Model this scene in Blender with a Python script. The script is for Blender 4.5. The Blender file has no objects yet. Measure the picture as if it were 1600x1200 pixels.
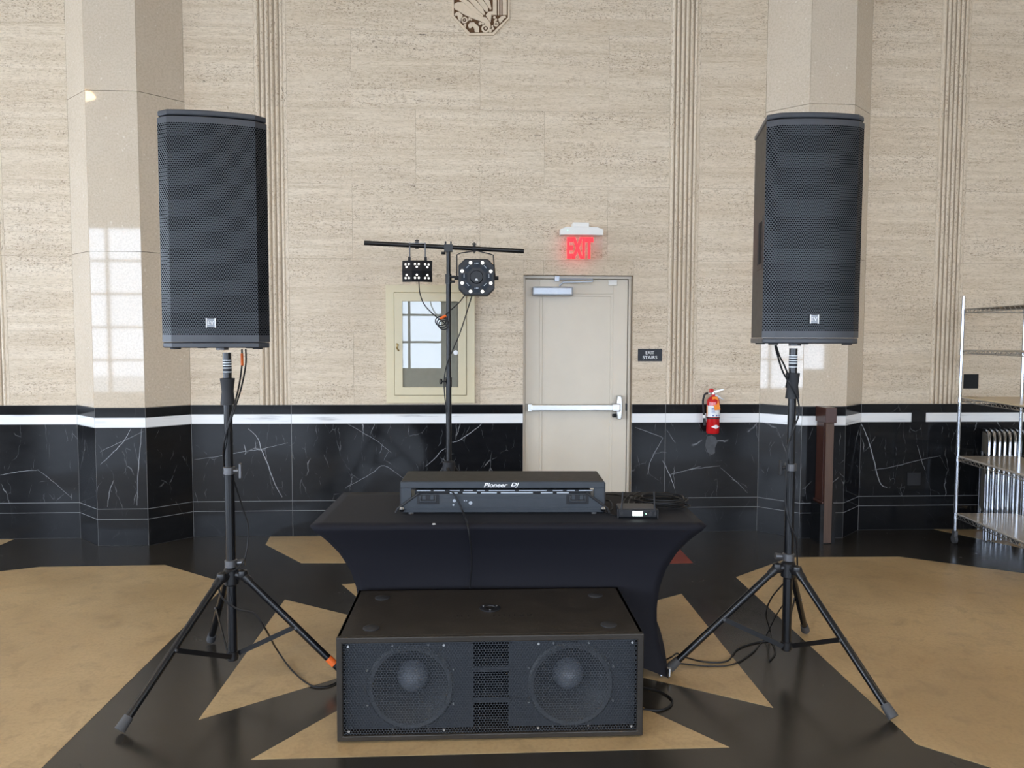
import bpy, math, random
from mathutils import Vector, Matrix
random.seed(7)
S = bpy.context.scene
COL = S.collection
RAD = math.radians

# ------------------------------------------------------------------ camera
FPX, CAMH = 1202.0, 1.62
YAW, PITCH, ROLL = RAD(2.93), RAD(3.40), RAD(0.15)
fw = Vector((math.sin(YAW)*math.cos(PITCH), math.cos(YAW)*math.cos(PITCH), -math.sin(PITCH)))
r0 = Vector((math.cos(YAW), -math.sin(YAW), 0)); u0 = r0.cross(fw)
rt = r0*math.cos(ROLL) + u0*math.sin(ROLL)
up = u0*math.cos(ROLL) - r0*math.sin(ROLL)
cam = bpy.data.objects.new('camera', bpy.data.cameras.new('camera'))
COL.objects.link(cam)
m = Matrix((rt, up, -fw)).transposed().to_4x4(); m.translation = (0, 0, CAMH)
cam.matrix_world = m
cam.data.sensor_width = 36.0; cam.data.lens = 36.0*FPX/1600; cam.data.clip_start = 0.05
S.camera = cam
def ray(px, py): return fw + rt*((px-800)/FPX) - up*((py-600)/FPX)
def gp(px, py, z=0.0):                      # pixel -> point on a horizontal plane
    d = ray(px, py); return Vector((0, 0, CAMH)) + d*((z-CAMH)/d.z)
def wp(px, py, Y):                          # pixel -> point on a plane parallel to the stone wall
    d = ray(px, py); return Vector((0, 0, CAMH)) + d*(Y/d.y)

# ------------------------------------------------------------------ world, daylight, exposure
W = bpy.data.worlds.new('world'); S.world = W; W.use_nodes = True
bg = W.node_tree.nodes['Background']
bg.inputs[0].default_value = (0.72, 0.83, 1.0, 1); bg.inputs[1].default_value = 9.0
S.view_settings.view_transform = 'Standard'; S.view_settings.look = 'None'
S.view_settings.gamma = 1.0; S.view_settings.use_curve_mapping = False
S.view_settings.exposure = 0.46
S.cycles.use_denoising = True
S.cycles.max_bounces = 8; S.cycles.diffuse_bounces = 5; S.cycles.glossy_bounces = 4
S.cycles.transparent_max_bounces = 12
S.cycles.sample_clamp_indirect = 8.0
S.cycles.caustics_reflective = False; S.cycles.caustics_refractive = False

WALL_Y = 6.30
XL, XR, YB, ZC = -11.0, 9.0, -6.5, 5.6      # the hall: left, right, window side, ceiling
# window openings: (wall, a0, a1, z0, z1); back = street side behind the camera
WINS = [('back', -10.6, -7.6, 0.3, 4.2), ('back', -6.9, -3.9, 0.3, 4.2), ('back', -3.2, -0.75, 0.85, 4.2),
        ('back', 0.9, 3.3, 0.85, 4.2), ('back', 4.0, 6.2, 0.85, 4.2), ('back', 6.8, 8.8, 0.85, 4.2),  # far right opening is added to brighten that end of the stone wall
        ('left', -5.6, -2.4, 0.3, 4.2), ('left', -1.6, 1.6, 0.3, 4.2), ('left', 2.4, 5.2, 0.3, 4.2)]
for i, (wl, a0, a1, z0, z1) in enumerate(WINS):          # portals only guide sampling of the sky through the openings
    L = bpy.data.lights.new('window_portal', 'AREA'); L.shape = 'RECTANGLE'; L.size = a1-a0; L.size_y = z1-z0
    L.cycles.is_portal = True
    o = bpy.data.objects.new('window_portal', L); COL.objects.link(o)
    if wl == 'back':
        o.location = ((a0+a1)/2, YB-0.02, (z0+z1)/2); o.rotation_euler = (RAD(90), 0, 0)
    else:
        o.location = (XL-0.02, (a0+a1)/2, (z0+z1)/2); o.rotation_euler = (RAD(90), 0, RAD(-90))
# rotation check: area lights shine along local -Z; Rx(90) sends -Z to +Y (into the hall)

# ------------------------------------------------------------------ node helpers
class NT:
    def __init__(s, name):
        s.m = bpy.data.materials.new(name); s.m.use_nodes = True
        s.t = s.m.node_tree; s.p = s.t.nodes['Principled BSDF']; s.out = s.t.nodes['Material Output']
    def n(s, typ, **kw):
        nd = s.t.nodes.new(typ)
        for k, v in kw.items():
            if k.startswith('i_'):
                key = k[2:]; key = int(key) if key.isdigit() else key
                s.set(nd.inputs[key], v)
            else: setattr(nd, k, v)
        return nd
    def set(s, sock, v):
        if isinstance(v, bpy.types.NodeSocket): s.t.links.new(v, sock)
        else: sock.default_value = v
    def math(s, op, a, b=0.0, c=0.0):
        nd = s.n('ShaderNodeMath', operation=op); s.set(nd.inputs[0], a); s.set(nd.inputs[1], b); s.set(nd.inputs[2], c)
        return nd.outputs[0]
    def vmath(s, op, a, b=(0, 0, 0)):
        nd = s.n('ShaderNodeVectorMath', operation=op); s.set(nd.inputs[0], a); s.set(nd.inputs[1], b); return nd.outputs[0]
    def coord(s, rnd=0.0):
        o = s.n('ShaderNodeTexCoord').outputs['Object']
        if rnd:
            r = s.n('ShaderNodeObjectInfo').outputs['Random']
            k = s.n('ShaderNodeCombineXYZ'); v = s.math('MULTIPLY', r, rnd)
            for q in range(3): s.set(k.inputs[q], v)
            o = s.vmath('ADD', o, k.outputs[0])
        return o
    def noise(s, vec, scale, detail=4.0, rough=0.55, dist=0.0):
        nd = s.n('ShaderNodeTexNoise'); s.set(nd.inputs['Vector'], vec)
        nd.inputs['Scale'].default_value = scale; nd.inputs['Detail'].default_value = detail
        nd.inputs['Roughness'].default_value = rough; nd.inputs['Distortion'].default_value = dist
        return nd.outputs['Fac']
    def scale(s, vec, sc): return s.vmath('MULTIPLY', vec, sc)
    def ramp(s, fac, stops, interp='LINEAR'):
        nd = s.n('ShaderNodeValToRGB'); s.set(nd.inputs[0], fac); cr = nd.color_ramp; cr.interpolation = interp
        while len(cr.elements) < len(stops): cr.elements.new(0.5)
        for e, (p, c) in zip(cr.elements, stops):
            e.position = p; e.color = (c, c, c, 1) if isinstance(c, (int, float)) else (*c, 1)
        return nd.outputs[0]
    def mix(s, fac, a, b, blend='MIX'):
        nd = s.n('ShaderNodeMix', data_type='RGBA', blend_type=blend)
        s.set(nd.inputs[0], fac)
        s.set(nd.inputs[6], (*a, 1) if isinstance(a, tuple) else a); s.set(nd.inputs[7], (*b, 1) if isinstance(b, tuple) else b)
        return nd.outputs[2]
    def bump(s, h, strength=0.3, dist=0.01):
        nd = s.n('ShaderNodeBump'); nd.inputs['Strength'].default_value = strength; nd.inputs['Distance'].default_value = dist
        s.set(nd.inputs['Height'], h); s.set(s.p.inputs['Normal'], nd.outputs[0])
    def pr(s, **kw):
        for k, v in kw.items(): s.set(s.p.inputs[k.replace('_', ' ')], v)
        return s.m

def plain(name, col, rough=0.5, metal=0.0, spec=0.33, var=0.12, vs=25.0, bump=0.0, coat=0.0):
    t = NT(name); c = t.coord(3.0)
    f = t.noise(c, vs, 3.0)
    a = tuple(x*(1-var) for x in col); b = tuple(min(1, x*(1+var)) for x in col)
    t.pr(Base_Color=t.mix(f, a, b), Metallic=metal, Specular_IOR_Level=spec,
         Roughness=t.math('ADD', t.math('MULTIPLY', f, 0.12), max(rough-0.06, 0.02)))
    t.p.inputs['Coat Weight'].default_value = coat; t.p.inputs['Coat Roughness'].default_value = 0.08
    if bump: t.bump(t.noise(c, vs*8, 2.0), bump, 0.002)
    return t.m

def travertine(name, vertical=False):
    t = NT(name); c = t.coord(7.0)
    ob = t.n('ShaderNodeObjectInfo').outputs['Random']
    st = (14, 14, 0.35) if vertical else (0.36, 0.36, 13)
    st2 = (52, 52, 8.0) if vertical else (8.0, 8.0, 52)
    big = t.noise(t.scale(c, st), 1.5, 5.0, 0.6, 0.25)
    fine = t.noise(t.scale(c, st2), 1.8, 9.0, 0.76, 1.3)
    grain = t.noise(t.scale(c, (1.6, 1.6, 1) if vertical else (1, 1, 1.7)), 55.0, 5.0, 0.75, 0.4)
    pits = t.noise(t.scale(c, (70, 70, 14) if vertical else (16, 16, 66)), 1.7, 4.0, 0.65, 1.2)
    area = t.noise(t.scale(c, (3, 3, 0.8) if vertical else (0.8, 0.8, 4)), 1.7, 4.0, 0.6)
    base = t.ramp(big, [(0.26, (0.565, 0.462, 0.335)), (0.45, (0.645, 0.54, 0.40)), (0.58, (0.70, 0.595, 0.455)), (0.78, (0.755, 0.66, 0.52))])
    base = t.mix(t.ramp(fine, [(0.36, 0.72), (0.49, 0.0)]), base, (0.36, 0.27, 0.18))
    base = t.mix(t.ramp(fine, [(0.55, 0.0), (0.68, 0.6)]), base, (0.86, 0.78, 0.65))
    base = t.mix(t.math('MULTIPLY', t.ramp(grain, [(0.37, 1.0), (0.47, 0.0)]), t.ramp(area, [(0.40, 0.2), (0.60, 1.0)])), base, (0.27, 0.195, 0.13))
    pm = t.math('MULTIPLY', t.ramp(pits, [(0.345, 1.0), (0.37, 0.0)]), t.ramp(area, [(0.44, 0.0), (0.58, 1.0)]))
    base = t.mix(t.math('MULTIPLY', pm, 0.92), base, (0.075, 0.05, 0.035))
    base = t.mix(t.math('MULTIPLY', ob, 0.22), base, (0.54, 0.43, 0.305))
    t.pr(Base_Color=base, Roughness=0.45, Specular_IOR_Level=0.35)
    t.bump(t.math('SUBTRACT', t.math('MULTIPLY', fine, 0.4), pm), 0.35, 0.004)
    return t.m

def limestone(name):
    t = NT(name); c = t.coord(5.0); ob = t.n('ShaderNodeObjectInfo').outputs['Random']
    a = t.noise(c, 3.0, 3.0); b = t.noise(c, 70.0, 4.0, 0.65); d = t.noise(c, 38.0, 2.0)
    base = t.mix(a, (0.57, 0.475, 0.36), (0.66, 0.57, 0.45))
    base = t.mix(t.ramp(b, [(0.4, 0.35), (0.55, 0.0)]), base, (0.42, 0.34, 0.25))
    base = t.mix(t.ramp(d, [(0.68, 0.0), (0.74, 0.5)]), base, (0.84, 0.8, 0.72))
    t.pr(Base_Color=t.mix(t.math('MULTIPLY', ob, 0.15), base, (0.48, 0.40, 0.30)), Roughness=0.035, Specular_IOR_Level=0.5)
    return t.m

def black_marble(name, base_only=False):
    t = NT(name); c = t.coord(0.0)
    w = t.n('ShaderNodeTexNoise'); t.set(w.inputs['Vector'], c); w.inputs['Scale'].default_value = 2.6; w.inputs['Detail'].default_value = 5
    wv = t.vmath('ADD', c, t.scale(t.vmath('SUBTRACT', w.outputs['Color'], (0.5, 0.5, 0.5)), (0.22, 0.22, 0.22)))
    def veins(sc, rot, wid, lo):
        mp = t.n('ShaderNodeMapping'); t.set(mp.inputs[0], wv); mp.inputs['Rotation'].default_value = rot; mp.inputs['Scale'].default_value = sc
        v = t.n('ShaderNodeTexVoronoi', feature='DISTANCE_TO_EDGE'); t.set(v.inputs['Vector'], mp.outputs[0]); v.inputs['Scale'].default_value = 1.0
        return t.math('MULTIPLY', t.ramp(v.outputs['Distance'], [(0.0, 1.0), (wid, 0.0)]),
                      t.ramp(t.noise(c, 3.1+sc[0], 2.0), [(lo, 0.0), (lo+0.2, 1.0)]))
    v1 = veins((3.2, 1.5, 0.9), (0, RAD(35), 0), 0.0065, 0.50)
    v2 = veins((7.5, 3.0, 2.4), (0, RAD(-32), 0), 0.009, 0.50)
    cl = t.noise(t.scale(c, (1, 1, 2.5)), 5.0, 5.0, 0.7)
    base = t.mix(cl, (0.004, 0.0042, 0.005), (0.014, 0.0145, 0.016))
    k = 0.12 if base_only else 1.0
    base = t.mix(t.math('MULTIPLY', v2, 0.34*k), base, (0.5, 0.52, 0.55))
    base = t.mix(t.math('MULTIPLY', v1, 0.40*k), base, (0.75, 0.76, 0.78))
    t.pr(Base_Color=base, Roughness=t.math('ADD', t.math('MULTIPLY', cl, 0.10), 0.045), Specular_IOR_Level=0.21)
    return t.m

def white_marble(name):
    t = NT(name); c = t.coord(4.0)
    mp = t.n('ShaderNodeMapping'); t.set(mp.inputs[0], c); mp.inputs['Rotation'].default_value = (0, RAD(-50), 0); mp.inputs['Scale'].default_value = (2, 2, 26)
    f = t.noise(mp.outputs[0], 1.0, 5.0, 0.6)
    t.pr(Base_Color=t.ramp(f, [(0.30, (0.55, 0.56, 0.57)), (0.42, (0.82, 0.83, 0.83)), (0.7, (0.86, 0.86, 0.85))]), Roughness=0.12)
    return t.m

def floor_mat(name, lo, hi, dark, rough):
    t = NT(name); c = t.coord(0.0)
    a = t.noise(c, 1.1, 4.0); b = t.noise(c, 7.0, 6.0, 0.7, 0.6); g = t.noise(c, 60.0, 3.0)
    base = t.mix(t.ramp(a, [(0.35, 0.0), (0.65, 1.0)]), lo, hi)
    base = t.mix(t.ramp(b, [(0.3, 0.55), (0.5, 0.0)]), base, dark)
    base = t.mix(t.ramp(g, [(0.3, 0.3), (0.55, 0.0)]), base, dark)
    t.pr(Base_Color=base, Roughness=t.math('ADD', t.math('MULTIPLY', b, 0.18), rough-0.09), Specular_IOR_Level=0.45)
    t.bump(t.noise(c, 6.0, 2.0), 0.03, 0.01)
    return t.m

def perforated(name, pitch, hole, col, rough=0.35, metal=0.3, through=True):
    """sheet metal with staggered round holes; uses local X and Z"""
    t = NT(name); c = t.n('ShaderNodeTexCoord').outputs['Object']
    sep = t.n('ShaderNodeSeparateXYZ'); t.set(sep.inputs[0], c)
    x = t.math('DIVIDE', sep.outputs[0], pitch); z = t.math('DIVIDE', sep.outputs[2], pitch*1.7320508)
    def dist(off):
        fx = t.math('SUBTRACT', t.math('FRACT', t.math('ADD', x, 200+off)), 0.5)
        fz = t.math('MULTIPLY', t.math('SUBTRACT', t.math('FRACT', t.math('ADD', z, 200+off)), 0.5), 1.7320508)
        return t.math('SQRT', t.math('ADD', t.math('MULTIPLY', fx, fx), t.math('MULTIPLY', fz, fz)))
    d = t.math('MINIMUM', dist(0.0), dist(0.5))
    msk = t.ramp(d, [(hole-0.03, 1.0), (hole+0.03, 0.0)])
    t.pr(Base_Color=(*col, 1), Roughness=rough, Metallic=metal)
    if through: sh = t.n('ShaderNodeBsdfTransparent').outputs[0]
    else:
        d2 = t.n('ShaderNodeBsdfDiffuse'); d2.inputs[0].default_value = (0.004, 0.0045, 0.006, 1); sh = d2.outputs[0]
    mx = t.n('ShaderNodeMixShader'); t.set(mx.inputs[0], msk); t.set(mx.inputs[1], t.p.outputs[0]); t.set(mx.inputs[2], sh)
    t.t.links.new(mx.outputs[0], t.out.inputs[0])
    return t.m

def thin_glass(name, tint=(1, 1, 1), ior=1.5):
    t = NT(name)
    g = t.n('ShaderNodeBsdfGlossy'); g.inputs['Roughness'].default_value = 0.01
    tr = t.n('ShaderNodeBsdfTransparent'); tr.inputs[0].default_value = (*tint, 1)
    fr = t.n('ShaderNodeFresnel'); fr.inputs[0].default_value = ior
    mx = t.n('ShaderNodeMixShader'); t.set(mx.inputs[0], t.math('MULTIPLY', fr.outputs[0], 1.15)); t.set(mx.inputs[1], tr.outputs[0]); t.set(mx.inputs[2], g.outputs[0])
    t.t.links.new(mx.outputs[0], t.out.inputs[0]); return t.m

def glow(name, col, strength):
    t = NT(name); t.pr(Base_Color=(*col, 1), Emission_Color=(*col, 1), Emission_Strength=strength); return t.m

def wood(name, a, b, axis=(14, 14, 1.2), rough=0.4):
    t = NT(name); c = t.coord(3.0)
    f = t.noise(t.scale(c, axis), 2.5, 5.0, 0.6, 0.4)
    t.pr(Base_Color=t.mix(f, a, b), Roughness=rough); t.bump(f, 0.15, 0.003); return t.m

M = dict(
    trav=travertine('travertine'), travv=travertine('travertine_vertical', True), lime=limestone('polished_limestone'),
    bmarble=black_marble('black_marble'), bbase=black_marble('black_marble_base', True), wmarble=white_marble('white_marble'),
    mgrout=plain('marble_grout', (0.30, 0.30, 0.30), 0.8), grout=plain('grout', (0.30, 0.235, 0.165), 0.8), plaster=plain('plaster', (0.62, 0.55, 0.45), 0.7), ceil=plain('ceiling_paint', (0.72, 0.66, 0.57), 0.7),
    fblack=floor_mat('floor_black', (0.026, 0.0225, 0.018), (0.036, 0.031, 0.025), (0.020, 0.0175, 0.0145), 0.24),
    ftan=floor_mat('floor_tan', (0.41, 0.285, 0.145), (0.55, 0.40, 0.215), (0.27, 0.185, 0.095), 0.36),
    fred=floor_mat('floor_red', (0.24, 0.05, 0.03), (0.30, 0.07, 0.04), (0.15, 0.04, 0.03), 0.35),
    seam=plain('floor_seam', (0.06, 0.05, 0.04), 0.5),
    cab=plain('cabinet_black', (0.022, 0.019, 0.017), 0.42, bump=0.12), capm=plain('cap_black', (0.045, 0.048, 0.055), 0.33),
    grille=perforated('speaker_grille', 0.0098, 0.34, (0.0125, 0.0155, 0.021), 0.40, 0.0, through=False),
    subgrille=perforated('sub_grille', 0.0115, 0.45, (0.04, 0.045, 0.052), 0.4, 0.0),
    subpaint=plain('sub_paint', (0.030, 0.025, 0.020), 0.40, var=0.35, vs=9, bump=0.25), baffle=plain('baffle_black', (0.035, 0.039, 0.045), 0.5),
    cone=plain('cone_paper', (0.055, 0.059, 0.064), 0.45), cap=plain('dust_cap_fabric', (0.15, 0.16, 0.18), 0.35), dark=plain('void_black', (0.006, 0.006, 0.007), 0.7), rubber=plain('rubber', (0.025, 0.025, 0.027), 0.6),
    pole=plain('black_tube', (0.0065, 0.007, 0.0085), 0.2, spec=0.42), pole2=plain('satin_black_tube', (0.009, 0.009, 0.010), 0.32, spec=0.4),
    collar=plain('grey_casting', (0.12, 0.12, 0.125), 0.35, metal=0.6), greyrub=plain('grey_rubber', (0.07, 0.07, 0.072), 0.6),
    cable=plain('cable_black', (0.010, 0.010, 0.011), 0.45), orange=plain('orange_tape', (0.85, 0.16, 0.03), 0.5),
    cloth=plain('spandex_black', (0.0075, 0.0075, 0.0115), 0.75, spec=0.22, vs=300, bump=0.05),
    chrome=plain('chrome', (0.50, 0.53, 0.58), 0.16, metal=1.0, var=0.05), wire=plain('chrome_wire', (0.45, 0.44, 0.42), 0.3, metal=0.9), steel=plain('brushed_steel', (0.58, 0.58, 0.57), 0.33, metal=1.0, var=0.08),
    doorp=plain('door_paint', (0.67, 0.60, 0.49), 0.33, var=0.05, vs=6, bump=0.25), closer=plain('closer_grey', (0.42, 0.45, 0.49), 0.35, metal=0.4),
    cream=plain('cream_paint', (0.66, 0.58, 0.39), 0.3, var=0.04, vs=8), inner=plain('cabinet_inside', (0.46, 0.44, 0.37), 0.6),
    white=plain('white_plastic', (0.80, 0.79, 0.75), 0.4, var=0.03), whitep=plain('white_print', (0.85, 0.86, 0.87), 0.4, var=0.02),
    redpaint=plain('red_enamel', (0.55, 0.012, 0.015), 0.16, coat=0.6, var=0.05), labelw=plain('label_white', (0.78, 0.79, 0.80), 0.4), ink=plain('label_ink', (0.12, 0.17, 0.42), 0.5),
    badge=plain('badge_metal', (0.16, 0.165, 0.17), 0.35, metal=0.8), sign=plain('sign_dark', (0.020, 0.023, 0.029), 0.5), tag=plain('orange_card', (0.90, 0.27, 0.03), 0.6),
    exitred=glow('exit_letters', (1.0, 0.012, 0.02), 1.7), acryl=thin_glass('acrylic', (0.97, 0.93, 0.92), 1.12), glass=thin_glass('cabinet_glass', (0.97, 0.97, 0.95), 1.5),
    led=glow('led_white', (1.0, 0.97, 0.90), 0.75), ledg=glow('led_green', (0.3, 1.0, 0.5), 2.0), lcd=glow('lcd', (0.88, 1.0, 0.93), 2.2),
    case=plain('case_laminate', (0.042, 0.049, 0.058), 0.32, bump=0.15), casetop=plain('case_top_felt', (0.018, 0.016, 0.0145), 0.55), gear=plain('gear_black', (0.013, 0.0135, 0.016), 0.4),
    gearlab=plain('gear_labels', (0.55, 0.60, 0.66), 0.4), wood=wood('post_wood', (0.028, 0.010, 0.007), (0.075, 0.027, 0.017), rough=0.3), woodw=wood('post_wood_worn', (0.05, 0.026, 0.017), (0.12, 0.068, 0.044), rough=0.55),
    ply=wood('shelf_ply', (0.48, 0.36, 0.21), (0.66, 0.52, 0.32), (6, 1.2, 6), 0.3), board=wood('shelf_board', (0.36, 0.31, 0.25), (0.55, 0.49, 0.41), (4, 1.2, 4), 0.14),
    beige=plain('chair_vinyl', (0.16, 0.145, 0.115), 0.5), carv=plain('carving_recess', (0.105, 0.050, 0.018), 0.7), carvl=plain('carving_stone', (0.66, 0.54, 0.395), 0.5, vs=40),
    lens=plain('lens_dark', (0.03, 0.04, 0.055), 0.08), patch=plain('mortar_patch', (0.075, 0.077, 0.082), 0.7, var=0.5), vein=plain('calcite_vein', (0.36, 0.37, 0.39), 0.2),
    lamp=glow('lamp_diffuser', (1.0, 0.78, 0.48), 16.0), brass=plain('brass', (0.5, 0.36, 0.15), 0.3, metal=1.0), steelwin=plain('window_steel', (0.08, 0.085, 0.09), 0.5),
    street=plain('street_concrete', (0.5, 0.5, 0.49), 0.8),
)

M['cloth'].node_tree.nodes['Principled BSDF'].inputs['Sheen Weight'].default_value = 0.02
M['cloth'].node_tree.nodes['Principled BSDF'].inputs['Sheen Roughness'].default_value = 0.4
# ------------------------------------------------------------------ mesh helpers
class MB:
    def __init__(s): s.v = []; s.f = []
    def add(s, vs, fs):
        b = len(s.v); s.v += [tuple(v) for v in vs]; s.f += [tuple(b+i for i in f) for f in fs]; return s
    def box(s, x0, x1, y0, y1, z0, z1):
        return s.add([(x, y, z) for z in (z0, z1) for y in (y0, y1) for x in (x0, x1)],
                     [(0, 2, 3, 1), (4, 5, 7, 6), (0, 1, 5, 4), (2, 6, 7, 3), (0, 4, 6, 2), (1, 3, 7, 5)])
    def cyl(s, p0, p1, r0, r1=None, n=16):
        p0, p1 = Vector(p0), Vector(p1); r1 = r0 if r1 is None else r1
        d = (p1-p0).normalized(); a = d.orthogonal().normalized(); b = d.cross(a)
        ring = lambda p, r: [p + a*r*math.cos(2*math.pi*i/n) + b*r*math.sin(2*math.pi*i/n) for i in range(n)]
        return s.add(ring(p0, r0)+ring(p1, r1), [(i, (i+1) % n, n+(i+1) % n, n+i) for i in range(n)] + [tuple(range(n-1, -1, -1)), tuple(range(n, 2*n))])
    def tube(s, pts, r, n=8, smooth=0, closed=False):
        P = [Vector(p) for p in pts]
        if smooth:
            Q = []; N = len(P); last = N if closed else N-1
            for i in range(last):
                g = (lambda k: P[k % N]) if closed else (lambda k: P[max(0, min(N-1, k))])
                a, b, c, d = g(i-1), g(i), g(i+1), g(i+2)
                for k in range(smooth):
                    t = k/smooth
                    Q.append(0.5*((2*b)+(c-a)*t+(2*a-5*b+4*c-d)*t*t+(3*b-3*c+d-a)*t**3))
            if not closed: Q.append(P[-1])
            P = Q
        N = len(P); rings = []; prev = None
        for i in range(N):
            if closed: d = P[(i+1) % N]-P[i-1]
            else: d = P[min(N-1, i+1)]-P[max(0, i-1)]
            d = d.normalized() if d.length > 1e-9 else Vector((0, 0, 1))
            a = d.orthogonal().normalized() if prev is None else (prev - d*prev.dot(d)).normalized()
            prev = a; b = d.cross(a)
            rings += [P[i] + a*r*math.cos(2*math.pi*k/n) + b*r*math.sin(2*math.pi*k/n) for k in range(n)]
        fs = []
        for i in range(N if closed else N-1):
            j = (i+1) % N
            fs += [(i*n+k, i*n+(k+1) % n, j*n+(k+1) % n, j*n+k) for k in range(n)]
        if not closed: fs += [tuple(range(n-1, -1, -1)), tuple(range((N-1)*n, N*n))]
        return s.add(rings, fs)
    def lathe(s, prof, n=24, c=(0, 0, 0), axis='z', caps=True):
        c = Vector(c); vs = []
        for r, h in prof:
            for i in range(n):
                a = 2*math.pi*i/n; q = (r*math.cos(a), r*math.sin(a), h)
                if axis == 'y': q = (q[0], q[2], q[1])
                vs.append(c+Vector(q))
        fs = [(k*n+i, k*n+(i+1) % n, (k+1)*n+(i+1) % n, (k+1)*n+i) for k in range(len(prof)-1) for i in range(n)]
        if caps and prof[0][0] > 1e-5: fs.append(tuple(range(n-1, -1, -1)))
        if caps and prof[-1][0] > 1e-5: fs.append(tuple(range((len(prof)-1)*n, len(prof)*n)))
        return s.add(vs, fs)
    def prism(s, poly, a0, a1, plane='xy'):
        n = len(poly)
        conv = {'xy': lambda p, h: (p[0], p[1], h), 'xz': lambda p, h: (p[0], h, p[1]), 'yz': lambda p, h: (h, p[0], p[1])}[plane]
        return s.add([conv(p, a0) for p in poly]+[conv(p, a1) for p in poly],
                     [tuple(range(n-1, -1, -1)), tuple(range(n, 2*n))] + [(i, (i+1) % n, n+(i+1) % n, n+i) for i in range(n)])
    def ringprism(s, outer, inner, a0, a1, plane='xz'):          # frame between two outlines of equal point count
        n = len(outer); conv = {'xy': lambda p, h: (p[0], p[1], h), 'xz': lambda p, h: (p[0], h, p[1])}[plane]
        vs = [conv(p, h) for h in (a0, a1) for L in (outer, inner) for p in L]
        fs = []
        for i in range(n):
            j = (i+1) % n
            fs += [(i, j, n+j, n+i), (2*n+i, 3*n+i, 3*n+j, 2*n+j), (i, 2*n+i, 2*n+j, j), (n+i, n+j, 3*n+j, 3*n+i)]
        return s.add(vs, fs)
    def grid(s, fn, nu, nv):
        return s.add([fn(i/nu, j/nv) for j in range(nv+1) for i in range(nu+1)],
                     [(j*(nu+1)+i, j*(nu+1)+i+1, (j+1)*(nu+1)+i+1, (j+1)*(nu+1)+i) for j in range(nv) for i in range(nu)])
    def mesh(s, name, mat, smooth):
        me = bpy.data.meshes.new(name); me.from_pydata(s.v, [], s.f); me.validate()
        import bmesh
        b = bmesh.new(); b.from_mesh(me); bmesh.ops.recalc_face_normals(b, faces=b.faces); b.to_mesh(me); b.free()
        me.materials.append(M[mat])
        if smooth:
            me.shade_smooth(); me.set_sharp_from_angle(angle=RAD(38))
        return me
    def build(s, name, mat, parent=None, smooth=False, bevel=0.0):
        o = bpy.data.objects.new(name, s.mesh(name, mat, smooth)); COL.objects.link(o)
        if parent: o.parent = parent
        if bevel:
            b = o.modifiers.new('bevel', 'BEVEL'); b.width = bevel; b.segments = 2; b.limit_method = 'ANGLE'; b.angle_limit = RAD(40)
        return o
def box(name, mat, parent, x0, x1, y0, y1, z0, z1, bevel=0.0): return MB().box(x0, x1, y0, y1, z0, z1).build(name, mat, parent, bevel=bevel)
def tag(o, label, cat, group=None):
    o['label'] = label; o['category'] = cat
    if group: o['group'] = group
    return o
def thing(name, label, cat, loc=(0, 0, 0), rz=0.0, group=None):
    o = bpy.data.objects.new(name, None); COL.objects.link(o); o.empty_display_size = 0.1
    o.location = loc; o.rotation_euler = (0, 0, rz); return tag(o, label, cat, group)
def struct(o, label, cat):
    o['kind'] = 'structure'; return tag(o, label, cat)
def copy_tree(o, parent=None):
    c = o.copy(); COL.objects.link(c); c.parent = parent
    for ch in list(o.children): copy_tree(ch, c)
    return c
def text(name, body, size, mat, parent, loc, rot=(RAD(90), 0, 0), ext=0.001, shear=0.0, sx=1.0, bold=0.0, spacing=1.0):
    cu = bpy.data.curves.new(name, 'FONT'); cu.body = body; cu.size = size; cu.extrude = ext; cu.shear = shear; cu.offset = bold
    cu.align_x = 'CENTER'; cu.align_y = 'CENTER'; cu.space_character = spacing; cu.space_line = 0.85
    tmp = bpy.data.objects.new(name, cu); COL.objects.link(tmp)
    me = bpy.data.meshes.new_from_object(tmp.evaluated_get(bpy.context.evaluated_depsgraph_get()))
    COL.objects.unlink(tmp); bpy.data.objects.remove(tmp)
    me.materials.clear(); me.materials.append(M[mat])
    o = bpy.data.objects.new(name, me); COL.objects.link(o); o.parent = parent; o.location = loc; o.rotation_euler = rot; o.scale = (sx, 1, 1)
    return o

# ------------------------------------------------------------------ floor
fl = struct(box('floor', 'fblack', None, XL-0.3, XR+0.3, YB-0.3, WALL_Y+0.3, -0.12, 0.0), 'polished black floor with tan star inlays', 'floor')
def inlay(name, mat, px, top=0.0012):
    pts = [gp(*p) if len(p) == 2 else Vector((p[0], p[1], 0)) for p in px]
    MB().prism([(p.x, p.y) for p in pts], -0.01, top).build(name, mat, fl)
tan = 'floor_inlay'
def W3(x, y): return (x, y, 0)
left_edge = gp(65, 1200)
inlay(tan, 'ftan', [(-130, 925), (0, 893), (62, 886), (258, 883), (356, 912), (65, 1200), W3(-1.75, 2.0), W3(-3.0, 1.6), W3(-4.4, 2.4), W3(-5.0, 3.6)])
inlay(tan, 'ftan', [(1150, 902), (1235, 871), (1405, 870), (1600, 896), (1760, 950), W3(4.7, 3.3), W3(3.9, 2.3), (1600, 1216), (1432, 1163)])
inlay(tan, 'ftan', [(445, 937), (310, 1125), (560, 1050), (548, 962)])
inlay(tan, 'ftan', [(1065, 928), (1208, 1106), (985, 1054), (990, 948)])
inlay(tan, 'ftan', [(392, 1187), (1140, 1168), (960, 1085), (770, 1010), (560, 1092)])
inlay(tan, 'ftan', [(422, 838.5), (415, 851), (471, 880), (760, 880), (905, 858), (930, 833)])
inlay(tan, 'ftan', [(534, 913), (700, 902), (800, 975), (560, 935)])
inlay('floor_inlay', 'fred', [(1062, 858), (1083, 880), (985, 882), (1000, 872)])
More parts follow.
